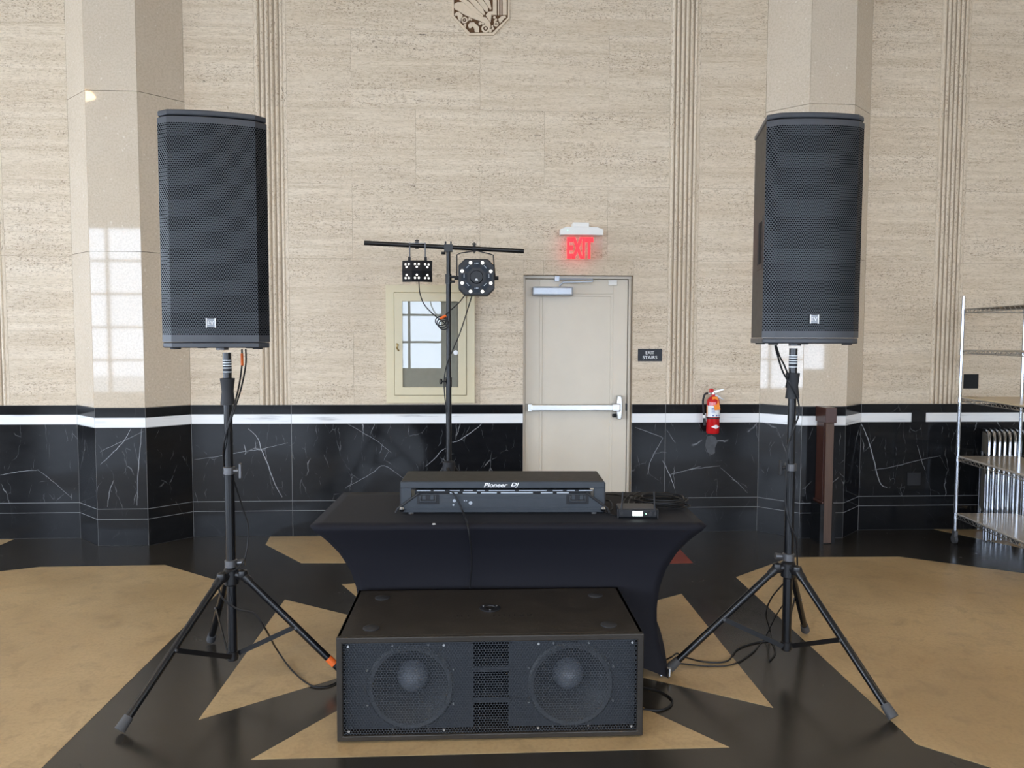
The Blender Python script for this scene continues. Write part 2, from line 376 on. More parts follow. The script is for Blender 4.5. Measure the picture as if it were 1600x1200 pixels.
inlay(tan, 'ftan', [(1459, 827), (1600, 857), (1700, 880), (1800, 862), (1760, 828)])
inlay(tan, 'ftan', [(-60, 843.5), (22, 842.5), (0, 852), (-60, 872)])

# ------------------------------------------------------------------ stone wall
WX = lambda px: wp(px, 300, WALL_Y).x
Z_W = [0.0, wp(800, 795, WALL_Y).z, wp(800, 780, WALL_Y).z, wp(800, 661, WALL_Y).z, wp(800, 646.5, WALL_Y).z, wp(800, 632, WALL_Y).z]
ROWS = [Z_W[5]] + [wp(700, y, WALL_Y).z for y in (519, 405, 289, 171, 50)]
while ROWS[-1] < ZC-0.3: ROWS.append(ROWS[-1]+0.605)
ROWS[-1] = ZC
DX0, DX1, DZ = wp(818, 430, WALL_Y).x, wp(990, 430, WALL_Y).x, wp(900, 430, WALL_Y).z
PIL = [(-2.715, 0.192, 0.256), (2.834, 0.182, 0.256)]           # pilaster centre, half front, splay
PY = WALL_Y - 0.25
BK = WALL_Y + 0.03
wall = MB()
wall.box(XL-0.3, DX0, BK, BK+0.3, 0, ZC).box(DX1, XR+0.3, BK, BK+0.3, 0, ZC).box(DX0, DX1, BK, BK+0.3, DZ, ZC).box(DX0, DX1, 6.50, BK+0.3, 0, DZ)  # last box is added behind the door to block leaking outside light
wall = struct(wall.build('wall_back', 'grout'), 'tall cream travertine wall of stacked stone slabs', 'wall')
GAP = 0.0008
MB().box(XL, DX0, WALL_Y+0.0016, WALL_Y+0.006, Z_W[5]+0.001, ZC).box(DX1, XR, WALL_Y+0.0016, WALL_Y+0.006, Z_W[5]+0.001, ZC).box(DX0, DX1, WALL_Y+0.0016, WALL_Y+0.006, DZ, ZC).build('joint_mortar', 'grout', wall)
def slab(name, mat, parent, p0, p1, z0, z1, th=0.034, jit=0.0006, gap=GAP):
    p0, p1 = Vector(p0), Vector(p1); d = (p1-p0).normalized(); nrm = Vector((-d.y, d.x))   # inward (away from the hall)
    j = nrm*random.uniform(-jit, jit); a, b = p0+d*gap+j, p1-d*gap+j
    q = [a, b, b+nrm*th, a+nrm*th]
    MB().prism([(v.x, v.y) for v in q], z0+gap, z1-gap).build(name, mat, parent)
def slab_cut(x0, x1, z0, z1):                                  # a travertine slab minus the doorway
    def put(a, b, c, d):
        if b-a > 0.01 and d-c > 0.01: slab('travertine_slab', 'trav', wall, (a, WALL_Y), (b, WALL_Y), c, d)
    if x1 <= DX0 or x0 >= DX1 or z0 >= DZ: return put(x0, x1, z0, z1)
    put(x0, DX0, z0, z1); put(DX1, x1, z0, z1); put(max(x0, DX0), min(x1, DX1), max(z0, DZ), z1)
FL = [(WX(-48), WX(4)), (WX(400), WX(450)), (WX(1045), WX(1092)), (WX(1463), WX(1509))]
pe = [(c-h-s, c+h+s) for c, h, s in PIL]
A = [WX(550), WX(750), WX(950)]; B = [WX(650), WX(850)]
for r in range(len(ROWS)-1):
    z0, z1 = ROWS[r], ROWS[r+1]
    segs = [(FL[0][1], pe[0][0]), (pe[0][1], FL[1][0]), (FL[2][1], pe[1][0]), (pe[1][1], FL[3][0])]
    e = [FL[1][1]] + (A if r % 2 == 0 else B) + [FL[2][0]]
    segs += list(zip(e[:-1], e[1:]))
    e = [FL[3][1]] + ([5.2, 6.3, 7.4] if r % 2 else [5.7, 6.9, 8.0]) + [XR]; segs += list(zip(e[:-1], e[1:]))
    e = [XL] + ([-7.4, -6.3, -5.2] if r % 2 else [-8.0, -6.9, -5.7]) + [FL[0][0]]; segs += list(zip(e[:-1], e[1:]))
    for x0, x1 in segs: slab_cut(x0, x1, z0, z1)
# fluted strips: reeds and hollows
def flute_profile(x0, x1):
    w = x1-x0; pts = [(x0, 0.0)]
    bands = [(0.0, 0.05, 0)]; x = 0.05
    while x < 0.94:
        bands += [(x, x+0.105, 1), (x+0.105, x+0.15, -1)]; x += 0.15
    bands[-1] = (bands[-1][0], 1.0, 0)
    for a, b, k in bands:
        for i in range(1, 7):
            t = i/6; pts.append((x0+w*(a+(b-a)*t), -0.007*k*math.sin(math.pi*t) if k > 0 else 0.012*abs(k)*math.sin(math.pi*t)))
    return pts
for x0, x1 in FL:
    for z0, z1 in ((ROWS[0], ROWS[2]), (ROWS[2], ROWS[4]), (ROWS[4], ROWS[6]), (ROWS[6], ROWS[-1])):
        pr = [(x, WALL_Y+y) for x, y in flute_profile(x0+GAP, x1-GAP)]
        MB().prism(pr+[(x1-GAP, WALL_Y+0.035), (x0+GAP, WALL_Y+0.035)], z0+GAP, z1-GAP).build('fluted_slab', 'travv', wall)
# pilasters
PROWS = [wp(190, 637, PY).z, wp(190, 393, PY).z, wp(190, 142, PY).z]
while PROWS[-1] < ZC-0.4: PROWS.append(PROWS[-1]+1.29)
PROWS[-1] = ZC
pil_pts = []
for k, (c, h, s) in enumerate(PIL):
    P = [(c-h-s, WALL_Y), (c-h, PY), (c+h, PY), (c+h+s, WALL_Y)]; pil_pts.append(P)
    core = [(P[0][0]+0.05, WALL_Y+0.02), (P[1][0]+0.015, PY+0.036), (P[2][0]-0.015, PY+0.036), (P[3][0]-0.05, WALL_Y+0.02)]
    po = struct(MB().prism(core, 0, ZC).build('trim_%d' % (k+1), 'grout'),
                ('polished limestone pilaster behind the %s speaker' % ('left', 'right')[k]), 'pilaster')
    for i in range(3):
        for z0, z1 in zip(PROWS[:-1], PROWS[1:]): slab('limestone_slab', 'lime', po, P[i], P[i+1], z0, z1, th=0.03, jit=0, gap=0.0016)
# black marble wainscot following the pilasters
path = [(XL, WALL_Y), (-6.2, WALL_Y), (-4.9, WALL_Y)] + pil_pts[0] + [(FL[1][1], WALL_Y), (DX0, WALL_Y), None, (DX1, WALL_Y), (FL[2][0], WALL_Y)] + pil_pts[1] + [(FL[3][1], WALL_Y), (5.6, WALL_Y), (7.0, WALL_Y), (XR, WALL_Y)]
base = struct(MB().box(XL, DX0-0.01, BK-0.004, BK, 0.001, Z_W[5]-0.002).box(DX1+0.01, XR, BK-0.004, BK, 0.001, Z_W[5]-0.002).build('baseboard_back', 'mgrout'),
              'black marble wainscot with a white stripe', 'wainscot')
jb = MB()
for a, b in zip(path[:-1], path[1:]):
    if a is None or b is None: continue
    d_ = Vector((b[0]-a[0], b[1]-a[1])).normalized(); n_ = Vector((-d_.y, d_.x))
    qa = [Vector(a)+n_*0.0016, Vector(b)+n_*0.0016, Vector(b)+n_*0.006, Vector(a)+n_*0.006]
    jb.prism([(v.x, v.y) for v in qa], 0.001, Z_W[5]-0.001)
jb.build('joint_mortar', 'mgrout', base)
for a, b in zip(path[:-1], path[1:]):
    if a is None or b is None: continue
    for (nm, mt), z0, z1 in zip((('base_slab', 'bbase'), ('base_band', 'bbase'), ('marble_slab', 'bmarble'), ('white_band', 'wmarble'), ('cap_band', 'bbase')), Z_W[:-1], Z_W[1:]):
        slab(nm, mt, base, a, b, z0, z1, jit=0.0003, gap=0.0019)
# strong calcite veins and scars on the marble
def vein(px, w=0.004, Y=WALL_Y-0.0008):
    K = [Vector((x, y)) for x, y in px]; Q = []
    for i in range(len(K)-1):
        a, b, c, d = K[max(i-1, 0)], K[i], K[i+1], K[min(i+2, len(K)-1)]
        for k in range(5):
            t = k/5; v = 0.5*((2*b)+(c-a)*t+(2*a-5*b+4*c-d)*t*t+(3*b-3*c+d-a)*t**3); Q.append((v.x+random.uniform(-0.5, 0.5), v.y+random.uniform(-0.5, 0.5)))
    P = [wp(x, y, Y) for x, y in Q+[px[-1]]]; L = []; R = []
    for i, p in enumerate(P):
        d = (P[min(i+1, len(P)-1)]-P[max(i-1, 0)]).normalized(); n = Vector((-d.z, 0, d.x))
        ww = 0.62*w*(0.35+0.65*math.sin(math.pi*(i+0.4)/(len(P)-0.2)))
        L.append(p+n*ww/2); R.append(p-n*ww/2)
    n = len(P); mb = MB().add(L+R, [(i, i+1, n+i+1, n+i) for i in range(n-1)])
    o = mb.build('marble_vein', 'vein', base); o.modifiers.new('t', 'SOLIDIFY').thickness = 0.0006
for px, w in [([(388, 670), (402, 684), (409, 704), (418, 725), (430, 757), (441, 777)], 0.009), ([(381, 694), (384, 704), (383, 710)], 0.007),
              ([(664, 729), (680, 716), (690, 704), (697, 701)], 0.007), ([(707, 691), (716, 689), (728, 681), (743, 671), (753, 662)], 0.008),
              ([(1036, 720), (1046, 741), (1054, 764)], 0.008), ([(992, 668), (1018, 677), (1036, 684)], 0.004), ([(1045, 742), (1070, 736), (1095, 729)], 0.005),
              ([(1036, 684), (1023, 707), (1015, 724), (1012, 741)], 0.005), ([(1345, 661), (1354, 680), (1362, 705), (1374, 752), (1386, 762)], 0.010),
              ([(304, 718), (340, 713), (380, 706), (420, 699), (450, 692)], 0.004), ([(540, 762), (580, 740), (600, 728), (630, 747)], 0.004), ([(0, 742), (30, 737), (60, 734)], 0.005),
              ([(60, 735), (80, 750), (112, 778)], 0.003), ([(1062, 737), (1096, 731), (1125, 728)], 0.004), ([(1125, 730), (1150, 752), (1168, 770)], 0.003),
              ([(1433, 695), (1440, 720), (1446, 735)], 0.004), ([(1362, 735), (1400, 728), (1440, 718), (1470, 712)], 0.004), ([(540, 660), (560, 672), (590, 690), (612, 708)], 0.003)]:
    vein(px, w)
for px, w in [([(205, 668), (196, 686), (178, 706), (157, 726)], 0.006), ([(222, 668), (219, 700), (216, 735), (214, 790)], 0.006), ([(178, 750), (172, 765), (168, 792)], 0.005), ([(156, 706), (190, 690), (224, 674)], 0.003)]:
    vein(px, w, PY-0.0008)
def patch(px, mat='patch'):
    MB().prism([(q.x, q.z) for q in (wp(x, y, WALL_Y) for x, y in px)], WALL_Y-0.0012, WALL_Y+0.001, 'xz').build('mortar_patch', mat, base)
patch([(1105, 682), (1112, 680), (1118, 683), (1121, 690), (1117, 700), (1117, 708), (1111, 711), (1105, 706), (1102, 697), (1103, 688)])
patch([(1094, 714), (1110, 713), (1126, 716), (1126, 724), (1118, 731), (1108, 740), (1100, 729), (1093, 722)], 'bbase')

# rest of the hall
def shell_wall(name, wl, label, sill=0.25):
    wins = [w for w in WINS if w[0] == wl]; mb = MB()
    lo, hi = (XL-0.3, XR+0.3) if wl == 'back' else (YB, WALL_Y+0.3)
    def seg(a, b, z0, z1):
        if wl == 'back': mb.box(a, b, YB-0.3, YB, z0, z1)
        elif wl == 'left': mb.box(XL-0.3, XL, a, b, z0, z1)
        else: mb.box(XR, XR+0.3, a, b, z0, z1)
    cur = lo
    for _, a0, a1, z0, z1 in wins:
        seg(cur, a0, 0, ZC); seg(a0, a1, 0, z0); seg(a0, a1, z1, ZC); cur = a1
    seg(cur, hi, 0, ZC)
    struct(mb.build(name, 'plaster'), label, 'wall')
shell_wall('wall_front', 'back', 'street side wall with tall windows behind the viewer')
shell_wall('wall_left', 'left', 'left side wall with tall windows')
shell_wall('wall_right', 'right', 'plain right side wall of the hall')
struct(box('ceiling', 'ceil', None, XL-0.3, XR+0.3, YB-0.3, WALL_Y+0.33, ZC, ZC+0.2), 'plain pale ceiling of the hall', 'ceiling')
for i, (wl, a0, a1, z0, z1) in enumerate(WINS):
    mb = MB()
    def bar(a, b, c, d):
        if wl == 'back': mb.box(a, b, YB-0.16, YB-0.1, c, d)
        else: mb.box(XL-0.16, XL-0.1, a, b, c, d)
    nm = 3
    for k in range(nm+1):
        x = a0+(a1-a0)*k/nm; bar(x-0.03, x+0.03, z0, z1)
    for k in range(6):
        z = z0+(z1-z0)*k/5; bar(a0, a1, z-0.025, z+0.025)
    struct(mb.build('window_%d' % (i+1), 'steelwin'), 'tall steel framed window number %d of the street side' % (i+1), 'window')  # the far right street window is one put in for extra light
struct(box('pavement', 'street', None, -22, 22, -24, YB-0.3, -0.25, -0.15), 'pale street pavement outside the windows', 'pavement')
for i, (x, y) in enumerate([(-5.4, 1.4), (0.3, 1.4), (6.0, 1.4), (-5.4, -3.2), (0.3, -3.2), (6.0, -3.2)]):
    t = thing('ceiling_lamp', 'brass ceiling bowl lamp %s' % ('nearest the stone wall over the left side', 'nearest the stone wall over the middle', 'nearest the stone wall over the right side', 'near the street windows over the left side', 'near the street windows over the middle', 'near the street windows over the right side')[i], 'lamp', (x, y, ZC), group='bowl lamps of the hall')
    MB().cyl((0, 0, -0.7), (0, 0, 0), 0.012).build('stem', 'brass', t)
    MB().lathe([(0.02, -0.72), (0.2, -0.80), (0.38, -0.72), (0.42, -0.66), (0.40, -0.66), (0.0, -0.70)], 28).build('bowl', 'brass', t, smooth=True)
    MB().lathe([(0.0, -0.85), (0.22, -0.82), (0.36, -0.75), (0.3, -0.78), (0.0, -0.80)], 28).build('diffuser', 'lamp', t, smooth=True)
#PART2
def fit(o, w, h):                                  # scale a flat text mesh to width w, height h about its centre
    me = o.data; xs = [v.co.x for v in me.vertices]; ys = [v.co.y for v in me.vertices]
    cx, cy = (min(xs)+max(xs))/2, (min(ys)+max(ys))/2; sx, sy = w/(max(xs)-min(xs)), h/(max(ys)-min(ys))
    for v in me.vertices: v.co.x = (v.co.x-cx)*sx; v.co.y = (v.co.y-cy)*sy
    return o

# ------------------------------------------------------------------ door
YD = 6.385
dr = thing('door_1', 'beige painted steel exit door with push bar', 'door', (0, 0, 0)); dr['kind'] = 'structure'
dx = lambda px, py=600: wp(px, py, YD).x
dz = lambda py, px=900: wp(px, py, YD).z
lx0, lx1, lt = dx(820), dx(980), dz(436)
fr = MB(); 
fr.box(DX0, lx0, WALL_Y+0.055, YD+0.09, 0, DZ).box(lx1, DX1, WALL_Y+0.075, YD+0.09, 0, DZ).box(DX0, DX1, WALL_Y+0.06, YD+0.09, lt, DZ)
fr.box(lx1, lx1+0.022, WALL_Y+0.062, YD+0.02, 0, lt+0.022)
fr.build('door_frame', 'doorp', dr, bevel=0.003)
MB().box(lx0+0.003, lx1-0.003, YD+0.012, YD+0.05, 0.008, lt-0.004).build('door_leaf', 'doorp', dr)
p0, p1, pt, pb = dx(843), dx(957), dz(459), 0.26
lf = MB()                                           # stiles and rails stand proud of the sunk panel
lf.box(lx0+0.003, p0, YD, YD+0.013, 0.008, lt-0.004).box(p1, lx1-0.003, YD, YD+0.013, 0.008, lt-0.004)
lf.box(p0, p1, YD, YD+0.013, pt, lt-0.004).box(p0, p1, YD, YD+0.013, 0.008, pb)
st = lf.build('stile_and_rail', 'doorp', dr, bevel=0.002)
MB().ringprism([(p0, pb), (p1, pb), (p1, pt), (p0, pt)], [(p0+0.022, pb+0.022), (p1-0.022, pb+0.022), (p1-0.022, pt-0.022), (p0+0.022, pt-0.022)], YD+0.004, YD+0.013).build('panel_moulding', 'doorp', dr, bevel=0.002)
a, b = wp(832, 455, YD-0.04), wp(895, 455, YD-0.04)
MB().box(a.x, b.x, YD-0.07, YD, a.z-0.038, a.z+0.038).build('closer_body', 'closer', dr, bevel=0.014)
MB().tube([wp(874, 447, YD-0.03), wp(880, 441, YD-0.05), wp(926, 440, YD-0.12)], 0.007).tube([wp(926, 440, YD-0.12), wp(926, 436, YD-0.12), wp(868, 436, YD-0.03)], 0.007).build('closer_arm', 'closer', dr)
box('arm_bracket', 'closer', dr, wp(866, 436, YD).x, wp(873, 436, YD).x, YD-0.045, YD+0.01, lt-0.02, lt+0.02)
q = wp(957, 442, YD)
box('door_contact', 'white', dr, q.x-0.036, q.x+0.036, YD-0.018, YD, q.z-0.022, q.z+0.022, 0.003)
bz = wp(900, 637, YD-0.06).z
b0, b1 = wp(830, 637, YD-0.05).x, wp(957, 637, YD-0.05).x
MB().box(b0, b1, YD-0.075, YD-0.035, bz-0.026, bz+0.026).build('push_bar', 'steel', dr, bevel=0.006)
box('bar_end_bracket', 'steel', dr, b0-0.028, b0+0.012, YD-0.065, YD, bz-0.032, bz+0.032, 0.004)
h = MB().box(b1-0.002, b1+0.062, YD-0.085, YD, bz-0.032, bz+0.034)
hc = b1+0.058
h2 = MB().prism([(hc-0.016, bz-0.10), (hc+0.018, bz-0.10), (hc+0.026, bz-0.04), (hc+0.026, bz+0.04), (hc+0.018, bz+0.10), (hc-0.016, bz+0.10), (hc-0.024, bz+0.04), (hc-0.024, bz-0.04)], YD-0.06, YD, 'xz')
h.build('latch_housing', 'steel', dr, bevel=0.008); h2.build('latch_cover', 'steel', dr, bevel=0.008)
MB().cyl((hc-0.02, YD-0.02, bz-0.07), (hc-0.05, YD-0.03, bz-0.07), 0.016).build('latch_trim', 'gear', dr)
box('strike', 'gear', dr, lx1-0.012, lx1+0.016, YD-0.012, YD+0.004, bz-0.03, bz+0.03)
sn = struct(box('trim_3', 'steel', None, DX0, DX1, WALL_Y, YD+0.09, 0.0, 0.008), 'steel threshold under the exit door', 'threshold')

# ------------------------------------------------------------------ glazed cabinet
YC = WALL_Y - 0.035
cb = thing('hose_cabinet', 'cream painted wall cabinet with a glass front behind the light stand', 'cabinet', (0, 0, 0))
def rect(x0, x1, y0, y1, Y): 
    a, b = wp((x0+x1)/2, y0, Y), wp((x0+x1)/2, y1, Y); l, r = wp(x0, (y0+y1)/2, Y), wp(x1, (y0+y1)/2, Y)
    return [(l.x, b.z), (r.x, b.z), (r.x, a.z), (l.x, a.z)]
o0, o1, o2 = rect(603, 742, 445, 630, YC), rect(616, 729, 457, 618, YC), rect(629, 716, 471, 605, YC-0.008)
MB().ringprism(o0, o1, YC, WALL_Y).build('frame', 'cream', cb, bevel=0.003)
g = 0.003; o1b = [(o1[0][0]+g, o1[0][1]+g), (o1[1][0]-g, o1[1][1]+g), (o1[2][0]-g, o1[2][1]-g), (o1[3][0]+g, o1[3][1]-g)]
dd = MB().ringprism(o1b, o2, YC-0.008, YC+0.012).build('door', 'cream', cb, bevel=0.003)
MB().prism(o2, YC, YC+0.003, 'xz').build('glass_pane', 'glass', dd)
MB().prism(o1b, WALL_Y-0.006, WALL_Y-0.002, 'xz').build('back_panel', 'inner', cb)
q = wp(621, 543, YC-0.01)
MB().tube([q+Vector((-0.006, 0, 0.03)), q+Vector((0.004, -0.012, 0.02)), q+Vector((-0.004, -0.012, 0)), q+Vector((0.01, 0, -0.026))], 0.006, smooth=4).build('latch', 'brass', dd)
q = wp(712, 551, YC-0.002); MB().lathe([(0.0, 0), (0.02, 0.0), (0.017, -0.002), (0.0, -0.003)], 14, q, 'y').build('sticker', 'whitep', dd)

# ------------------------------------------------------------------ signs
YE = 6.20
ex = thing('exit_sign', 'edge lit red EXIT sign with white housing above the door', 'sign', (0, 0, 0))
r = rect(875, 942, 355, 368, YE)
MB().prism([r[0], r[1], (r[1][0], r[2][1]-0.02), (r[1][0]-0.05, r[2][1]), (r[0][0]+0.05, r[2][1]), (r[0][0], r[2][1]-0.02)], YE-0.03, YE+0.04, 'xz').build('housing', 'white', ex, bevel=0.006)
r2 = rect(895, 920, 348, 355, YE); MB().prism(r2, YE-0.02, WALL_Y, 'xz').build('canopy', 'white', ex, bevel=0.004)
r3 = rect(876, 941, 367, 405, YE); MB().prism(r3, YE-0.003, YE+0.003, 'xz').build('acrylic_panel', 'acryl', ex)
c = wp(906.5, 387.5, YE-0.006)
fit(text('exit_letters', 'EXIT', 0.2, 'exitred', ex, c, ext=0.002, bold=0.008), 41*YE/1202, 33*YE/1202)
q = wp(887, 360, YE-0.031); MB().lathe([(0.0, -0.002), (0.004, 0.0)], 10, q, 'y').build('indicator_light', 'ledg', ex)
sg = thing('stairs_sign', 'small dark sign reading EXIT STAIRS beside the door', 'sign', (0, 0, 0))
r = rect(997, 1034.5, 545, 564.5, WALL_Y-0.01); MB().prism(r, WALL_Y-0.008, WALL_Y-0.001, 'xz').build('plate', 'sign', sg, bevel=0.001)
for s, y, w in (('EXIT', 551, 13.5), ('STAIRS', 558.5, 23)):
    fit(text('sign_letters', s, 0.03, 'whitep', sg, wp(1015.5, y, WALL_Y-0.0095), ext=0.0006, bold=0.0), w*6.29/1202, 5.0*6.29/1202)

# ------------------------------------------------------------------ carved medallion
md = thing('carved_medallion', 'carved stone octagon with leaves and rosettes high on the wall', 'carving', (0, 0, 0))
def zc(x, y): q = wp(690+x/12.31, y/12.31, WALL_Y); return (q.x, q.z)
MIRR = -560                                          # mirror line of the octagon, above the frame
out = [(200, 335), (520, 690), (1000, 690), (1305, 360)]; inn = [(238, 312), (545, 642), (980, 636), (1275, 345)]
up_ = lambda L: L + [(x, 2*MIRR-y) for x, y in reversed(L)]
MB().ringprism([zc(*p) for p in up_(out)], [zc(*p) for p in up_(inn)], WALL_Y-0.014, WALL_Y).build('rim', 'carvl', md, bevel=0.002)
MB().prism([zc(*p) for p in up_(inn)], WALL_Y-0.004, WALL_Y, 'xz').build('recess', 'carv', md)
def carve(name, pts, d=0.012): MB().prism([zc(*p) for p in pts], WALL_Y-d, WALL_Y-0.002, 'xz').build(name, 'carvl', md)
def ribbon(pts, w):
    L, R = [], []
    for i, p in enumerate(pts):
        a, b = pts[max(i-1, 0)], pts[min(i+1, len(pts)-1)]; dx_, dy_ = b[0]-a[0], b[1]-a[1]; n = math.hypot(dx_, dy_)
        k = w/2*(1.0 if i < len(pts)-1 else 0.35); L.append((p[0]-dy_/n*k, p[1]+dx_/n*k)); R.append((p[0]+dy_/n*k, p[1]-dx_/n*k))
    carve('carved_fold', L+R[::-1])
carve('carved_leaf', [(245, 90), (300, 55), (390, 50), (480, 110), (560, 190), (700, 285), (800, 338), (850, 345), (900, 400), (940, 470), (945, 560), (880, 500), (800, 440), (700, 400), (560, 350), (420, 285), (320, 220), (260, 190), (240, 150)])
ribbon([(260, -120), (370, -20), (500, 75), (620, 190), (790, 315)], 78); ribbon([(380, -200), (520, -60), (640, 70), (740, 180), (825, 290)], 95)
ribbon([(520, -260), (660, -80), (770, 60), (850, 170), (880, 235)], 90); ribbon([(650, -300), (790, -110), (890, 60), (945, 190)], 85)
for x0, x1 in ((985, 1060), (1085, 1108), (1132, 1148), (1172, 1250)): carve('carved_flute', [(x0, -1300), (x1, -1300), (x1, 300), (x0, 300)])
carve('carved_tulip', [(850, 305), (900, 240), (980, 232), (1020, 275), (985, 310), (960, 290), (952, 360), (940, 450), (900, 385)], 0.016)
carve('carved_tulip', [(1090, 380), (1150, 325), (1220, 318), (1245, 350), (1200, 372), (1165, 420), (1120, 465)], 0.016)
carve('carved_curl', [(245, 290), (290, 248), (350, 252), (410, 315), (375, 370), (360, 432), (325, 390), (300, 305), (272, 325)], 0.016)
carve('carved_curl', [(508, 500), (540, 450), (620, 440), (660, 480), (720, 535), (722, 632), (640, 632), (628, 560), (600, 520), (572, 552), (530, 560)], 0.016)
circ = lambda x, y, r, n=14: [(x+r*math.cos(2*math.pi*i/n), y+r*math.sin(2*math.pi*i/n)) for i in range(n)]
for x, y, ro, ri, rc in ((440, 398, 62, 36, 14), (845, 560, 80, 46, 22), (1048, 475, 46, 26, 12)):
    MB().ringprism([zc(*p) for p in circ(x, y, ro)], [zc(*p) for p in circ(x, y, ri)], WALL_Y-0.015, WALL_Y-0.003).prism([zc(*p) for p in circ(x, y, rc)], WALL_Y-0.015, WALL_Y-0.003, 'xz').build('rosette', 'carvl', md)
for x, y, r_ in ((535, 365, 22), (572, 388, 18), (520, 395, 16), (450, 490, 26), (455, 525, 16), (740, 465, 30), (790, 462, 24), (1015, 345, 24), (1045, 390, 24), (985, 560, 26), (935, 600, 34), (975, 515, 18), (1020, 420, 18)):
    carve('carved_bud', circ(x, y, r_, 9), 0.013)

# ------------------------------------------------------------------ fire extinguisher
K = 6.20/1202
q = wp(1113.5, 677, 6.215)
fe = thing('fire_extinguisher', 'red fire extinguisher with orange tag hung on the marble wall', 'extinguisher', q)
R_ = 10.4*K; HB = 50*K
MB().lathe([(0, 0.0), (R_*0.9, 0.0), (R_, 0.008), (R_, HB), (R_*0.93, HB+0.02), (R_*0.6, HB+0.042), (R_*0.3, HB+0.05), (R_*0.3, HB+0.065), (0, HB+0.065)], 28).build('cylinder', 'redpaint', fe, smooth=True)
def wrap(name, mat, z0, z1, a0, a1, dr_=0.0008, poly=None):
    mb = MB()
    def fn(u, v):
        a = RAD(a0+(a1-a0)*u); z = z0+(z1-z0)*v; return ((R_+dr_)*math.sin(a), -(R_+dr_)*math.cos(a), z)
    if poly is None: mb.grid(fn, 14, 1)
    else: mb.add([fn(u, v) for u, v in poly], [tuple(range(len(poly)))])
    o = mb.build(name, mat, fe, smooth=True); return o
lb = wrap('label', 'labelw', 27*K, 45*K, -90, 75)
for i, (a0, a1, z0, z1) in enumerate([(-30, 5, 40, 41.2), (-30, -2, 37.6, 38.6), (-30, 0, 35.4, 36.4), (-30, 5, 33.3, 34.2), (-22, -8, 28.2, 30.6), (8, 22, 28.2, 30.6), (36, 50, 28.2, 30.6)]): wrap('label_print', 'ink', z0*K, z1*K, a0, a1, 0.0014)
wrap('label_print', 'tag', 28*K, 44*K, -88, -70, 0.0014)
def dia(u, v):
    a = RAD(-32+84*u); z = (11.5+(v-0.5)*6.4*(1-abs(2*u-1)))*K; return ((R_+0.0014)*math.sin(a), -(R_+0.0014)*math.cos(a), z)
MB().grid(dia, 16, 2).build('diamond_label', 'labelw', fe, smooth=True)
wrap('bracket_strap', 'gear', 24.2*K, 26.2*K, -100, 100, 0.002)
zt = HB+0.06
MB().cyl((0, 0, zt-0.01), (0, 0, zt+0.025), 0.016).cyl((-0.02, 0, zt+0.012), (-0.045, 0, zt+0.012), 0.008).build('valve', 'steel', fe, smooth=True)
MB().box(-0.033, -0.002, -0.014, 0.014, zt+0.018, zt+0.052).build('valve_head', 'redpaint', fe, bevel=0.004)
MB().prism([(-0.012, zt+0.022), (0.015, zt+0.038), (0.085, zt+0.05), (0.085, zt+0.044), (0.03, zt+0.022), (0.0, zt+0.010)], -0.010, 0.010, 'xz').build('upper_lever', 'steel', fe)
MB().prism([(0.0, zt+0.006), (0.03, zt), (0.082, zt-0.036), (0.084, zt-0.042), (0.02, zt-0.012), (0.0, zt-0.004)], -0.010, 0.010, 'xz').build('lower_lever', 'closer', fe)
MB().tube([(-0.045, 0, zt+0.012), (-0.07, 0, zt+0.004), (-0.085, -0.002, zt-0.04), (-0.084, -0.004, zt-0.10), (-0.076, -0.004, zt-0.17)], 0.0085, 8, smooth=6).build('hose', 'rubber', fe, smooth=True)
MB().cyl((-0.077, -0.004, zt-0.165), (-0.073, -0.004, zt-0.19), 0.011).build('hose_clip', 'white', fe)
MB().cyl((-0.073, -0.004, zt-0.19), (-0.068, -0.004, zt-0.25), 0.010, 0.012).build('nozzle', 'rubber', fe)
tg = MB().add([(-0.022, -R_*0.72, HB+0.045), (0.022, -R_*0.72, HB+0.05), (0.042, -R_-0.008, HB-0.058), (-0.006, -R_-0.010, HB-0.062)], [(0, 1, 2, 3)]).build('inspection_tag', 'tag', fe)
tg.modifiers.new('t', 'SOLIDIFY').thickness = 0.001
box('wall_bracket', 'gear', fe, -0.02, 0.02, R_*0.8, WALL_Y-q.y-0.001, 0.1, HB+0.03)

# ------------------------------------------------------------------ electrical plates
for (x0, x1, y0, y1), lab in (((1505, 1528, 584.5, 607), 'black blank outlet plate on the travertine above the stripe'), ((1424, 1446, 641, 659.5), 'black outlet plate set into the white stripe'),
                              ((1417, 1438, 738, 758), 'dark outlet plate low on the black marble')):
    t = thing('outlet_plate', lab, 'outlet', (0, 0, 0), group='outlet plates by the wire shelf')
    r = rect(x0, x1, y0, y1, WALL_Y); MB().prism(r, WALL_Y-0.009, WALL_Y-0.0008, 'xz').build('plate', 'dark' if y0 < 700 else 'gear', t, bevel=0.003)
    cx = (r[0][0]+r[1][0])/2; cz = (r[0][1]+r[2][1])/2
    for s in (-1, 1): MB().cyl((cx, WALL_Y-0.0085, cz+s*0.035), (cx, WALL_Y-0.0105, cz+s*0.035), 0.004, n=8).build('screw', 'dark', t)

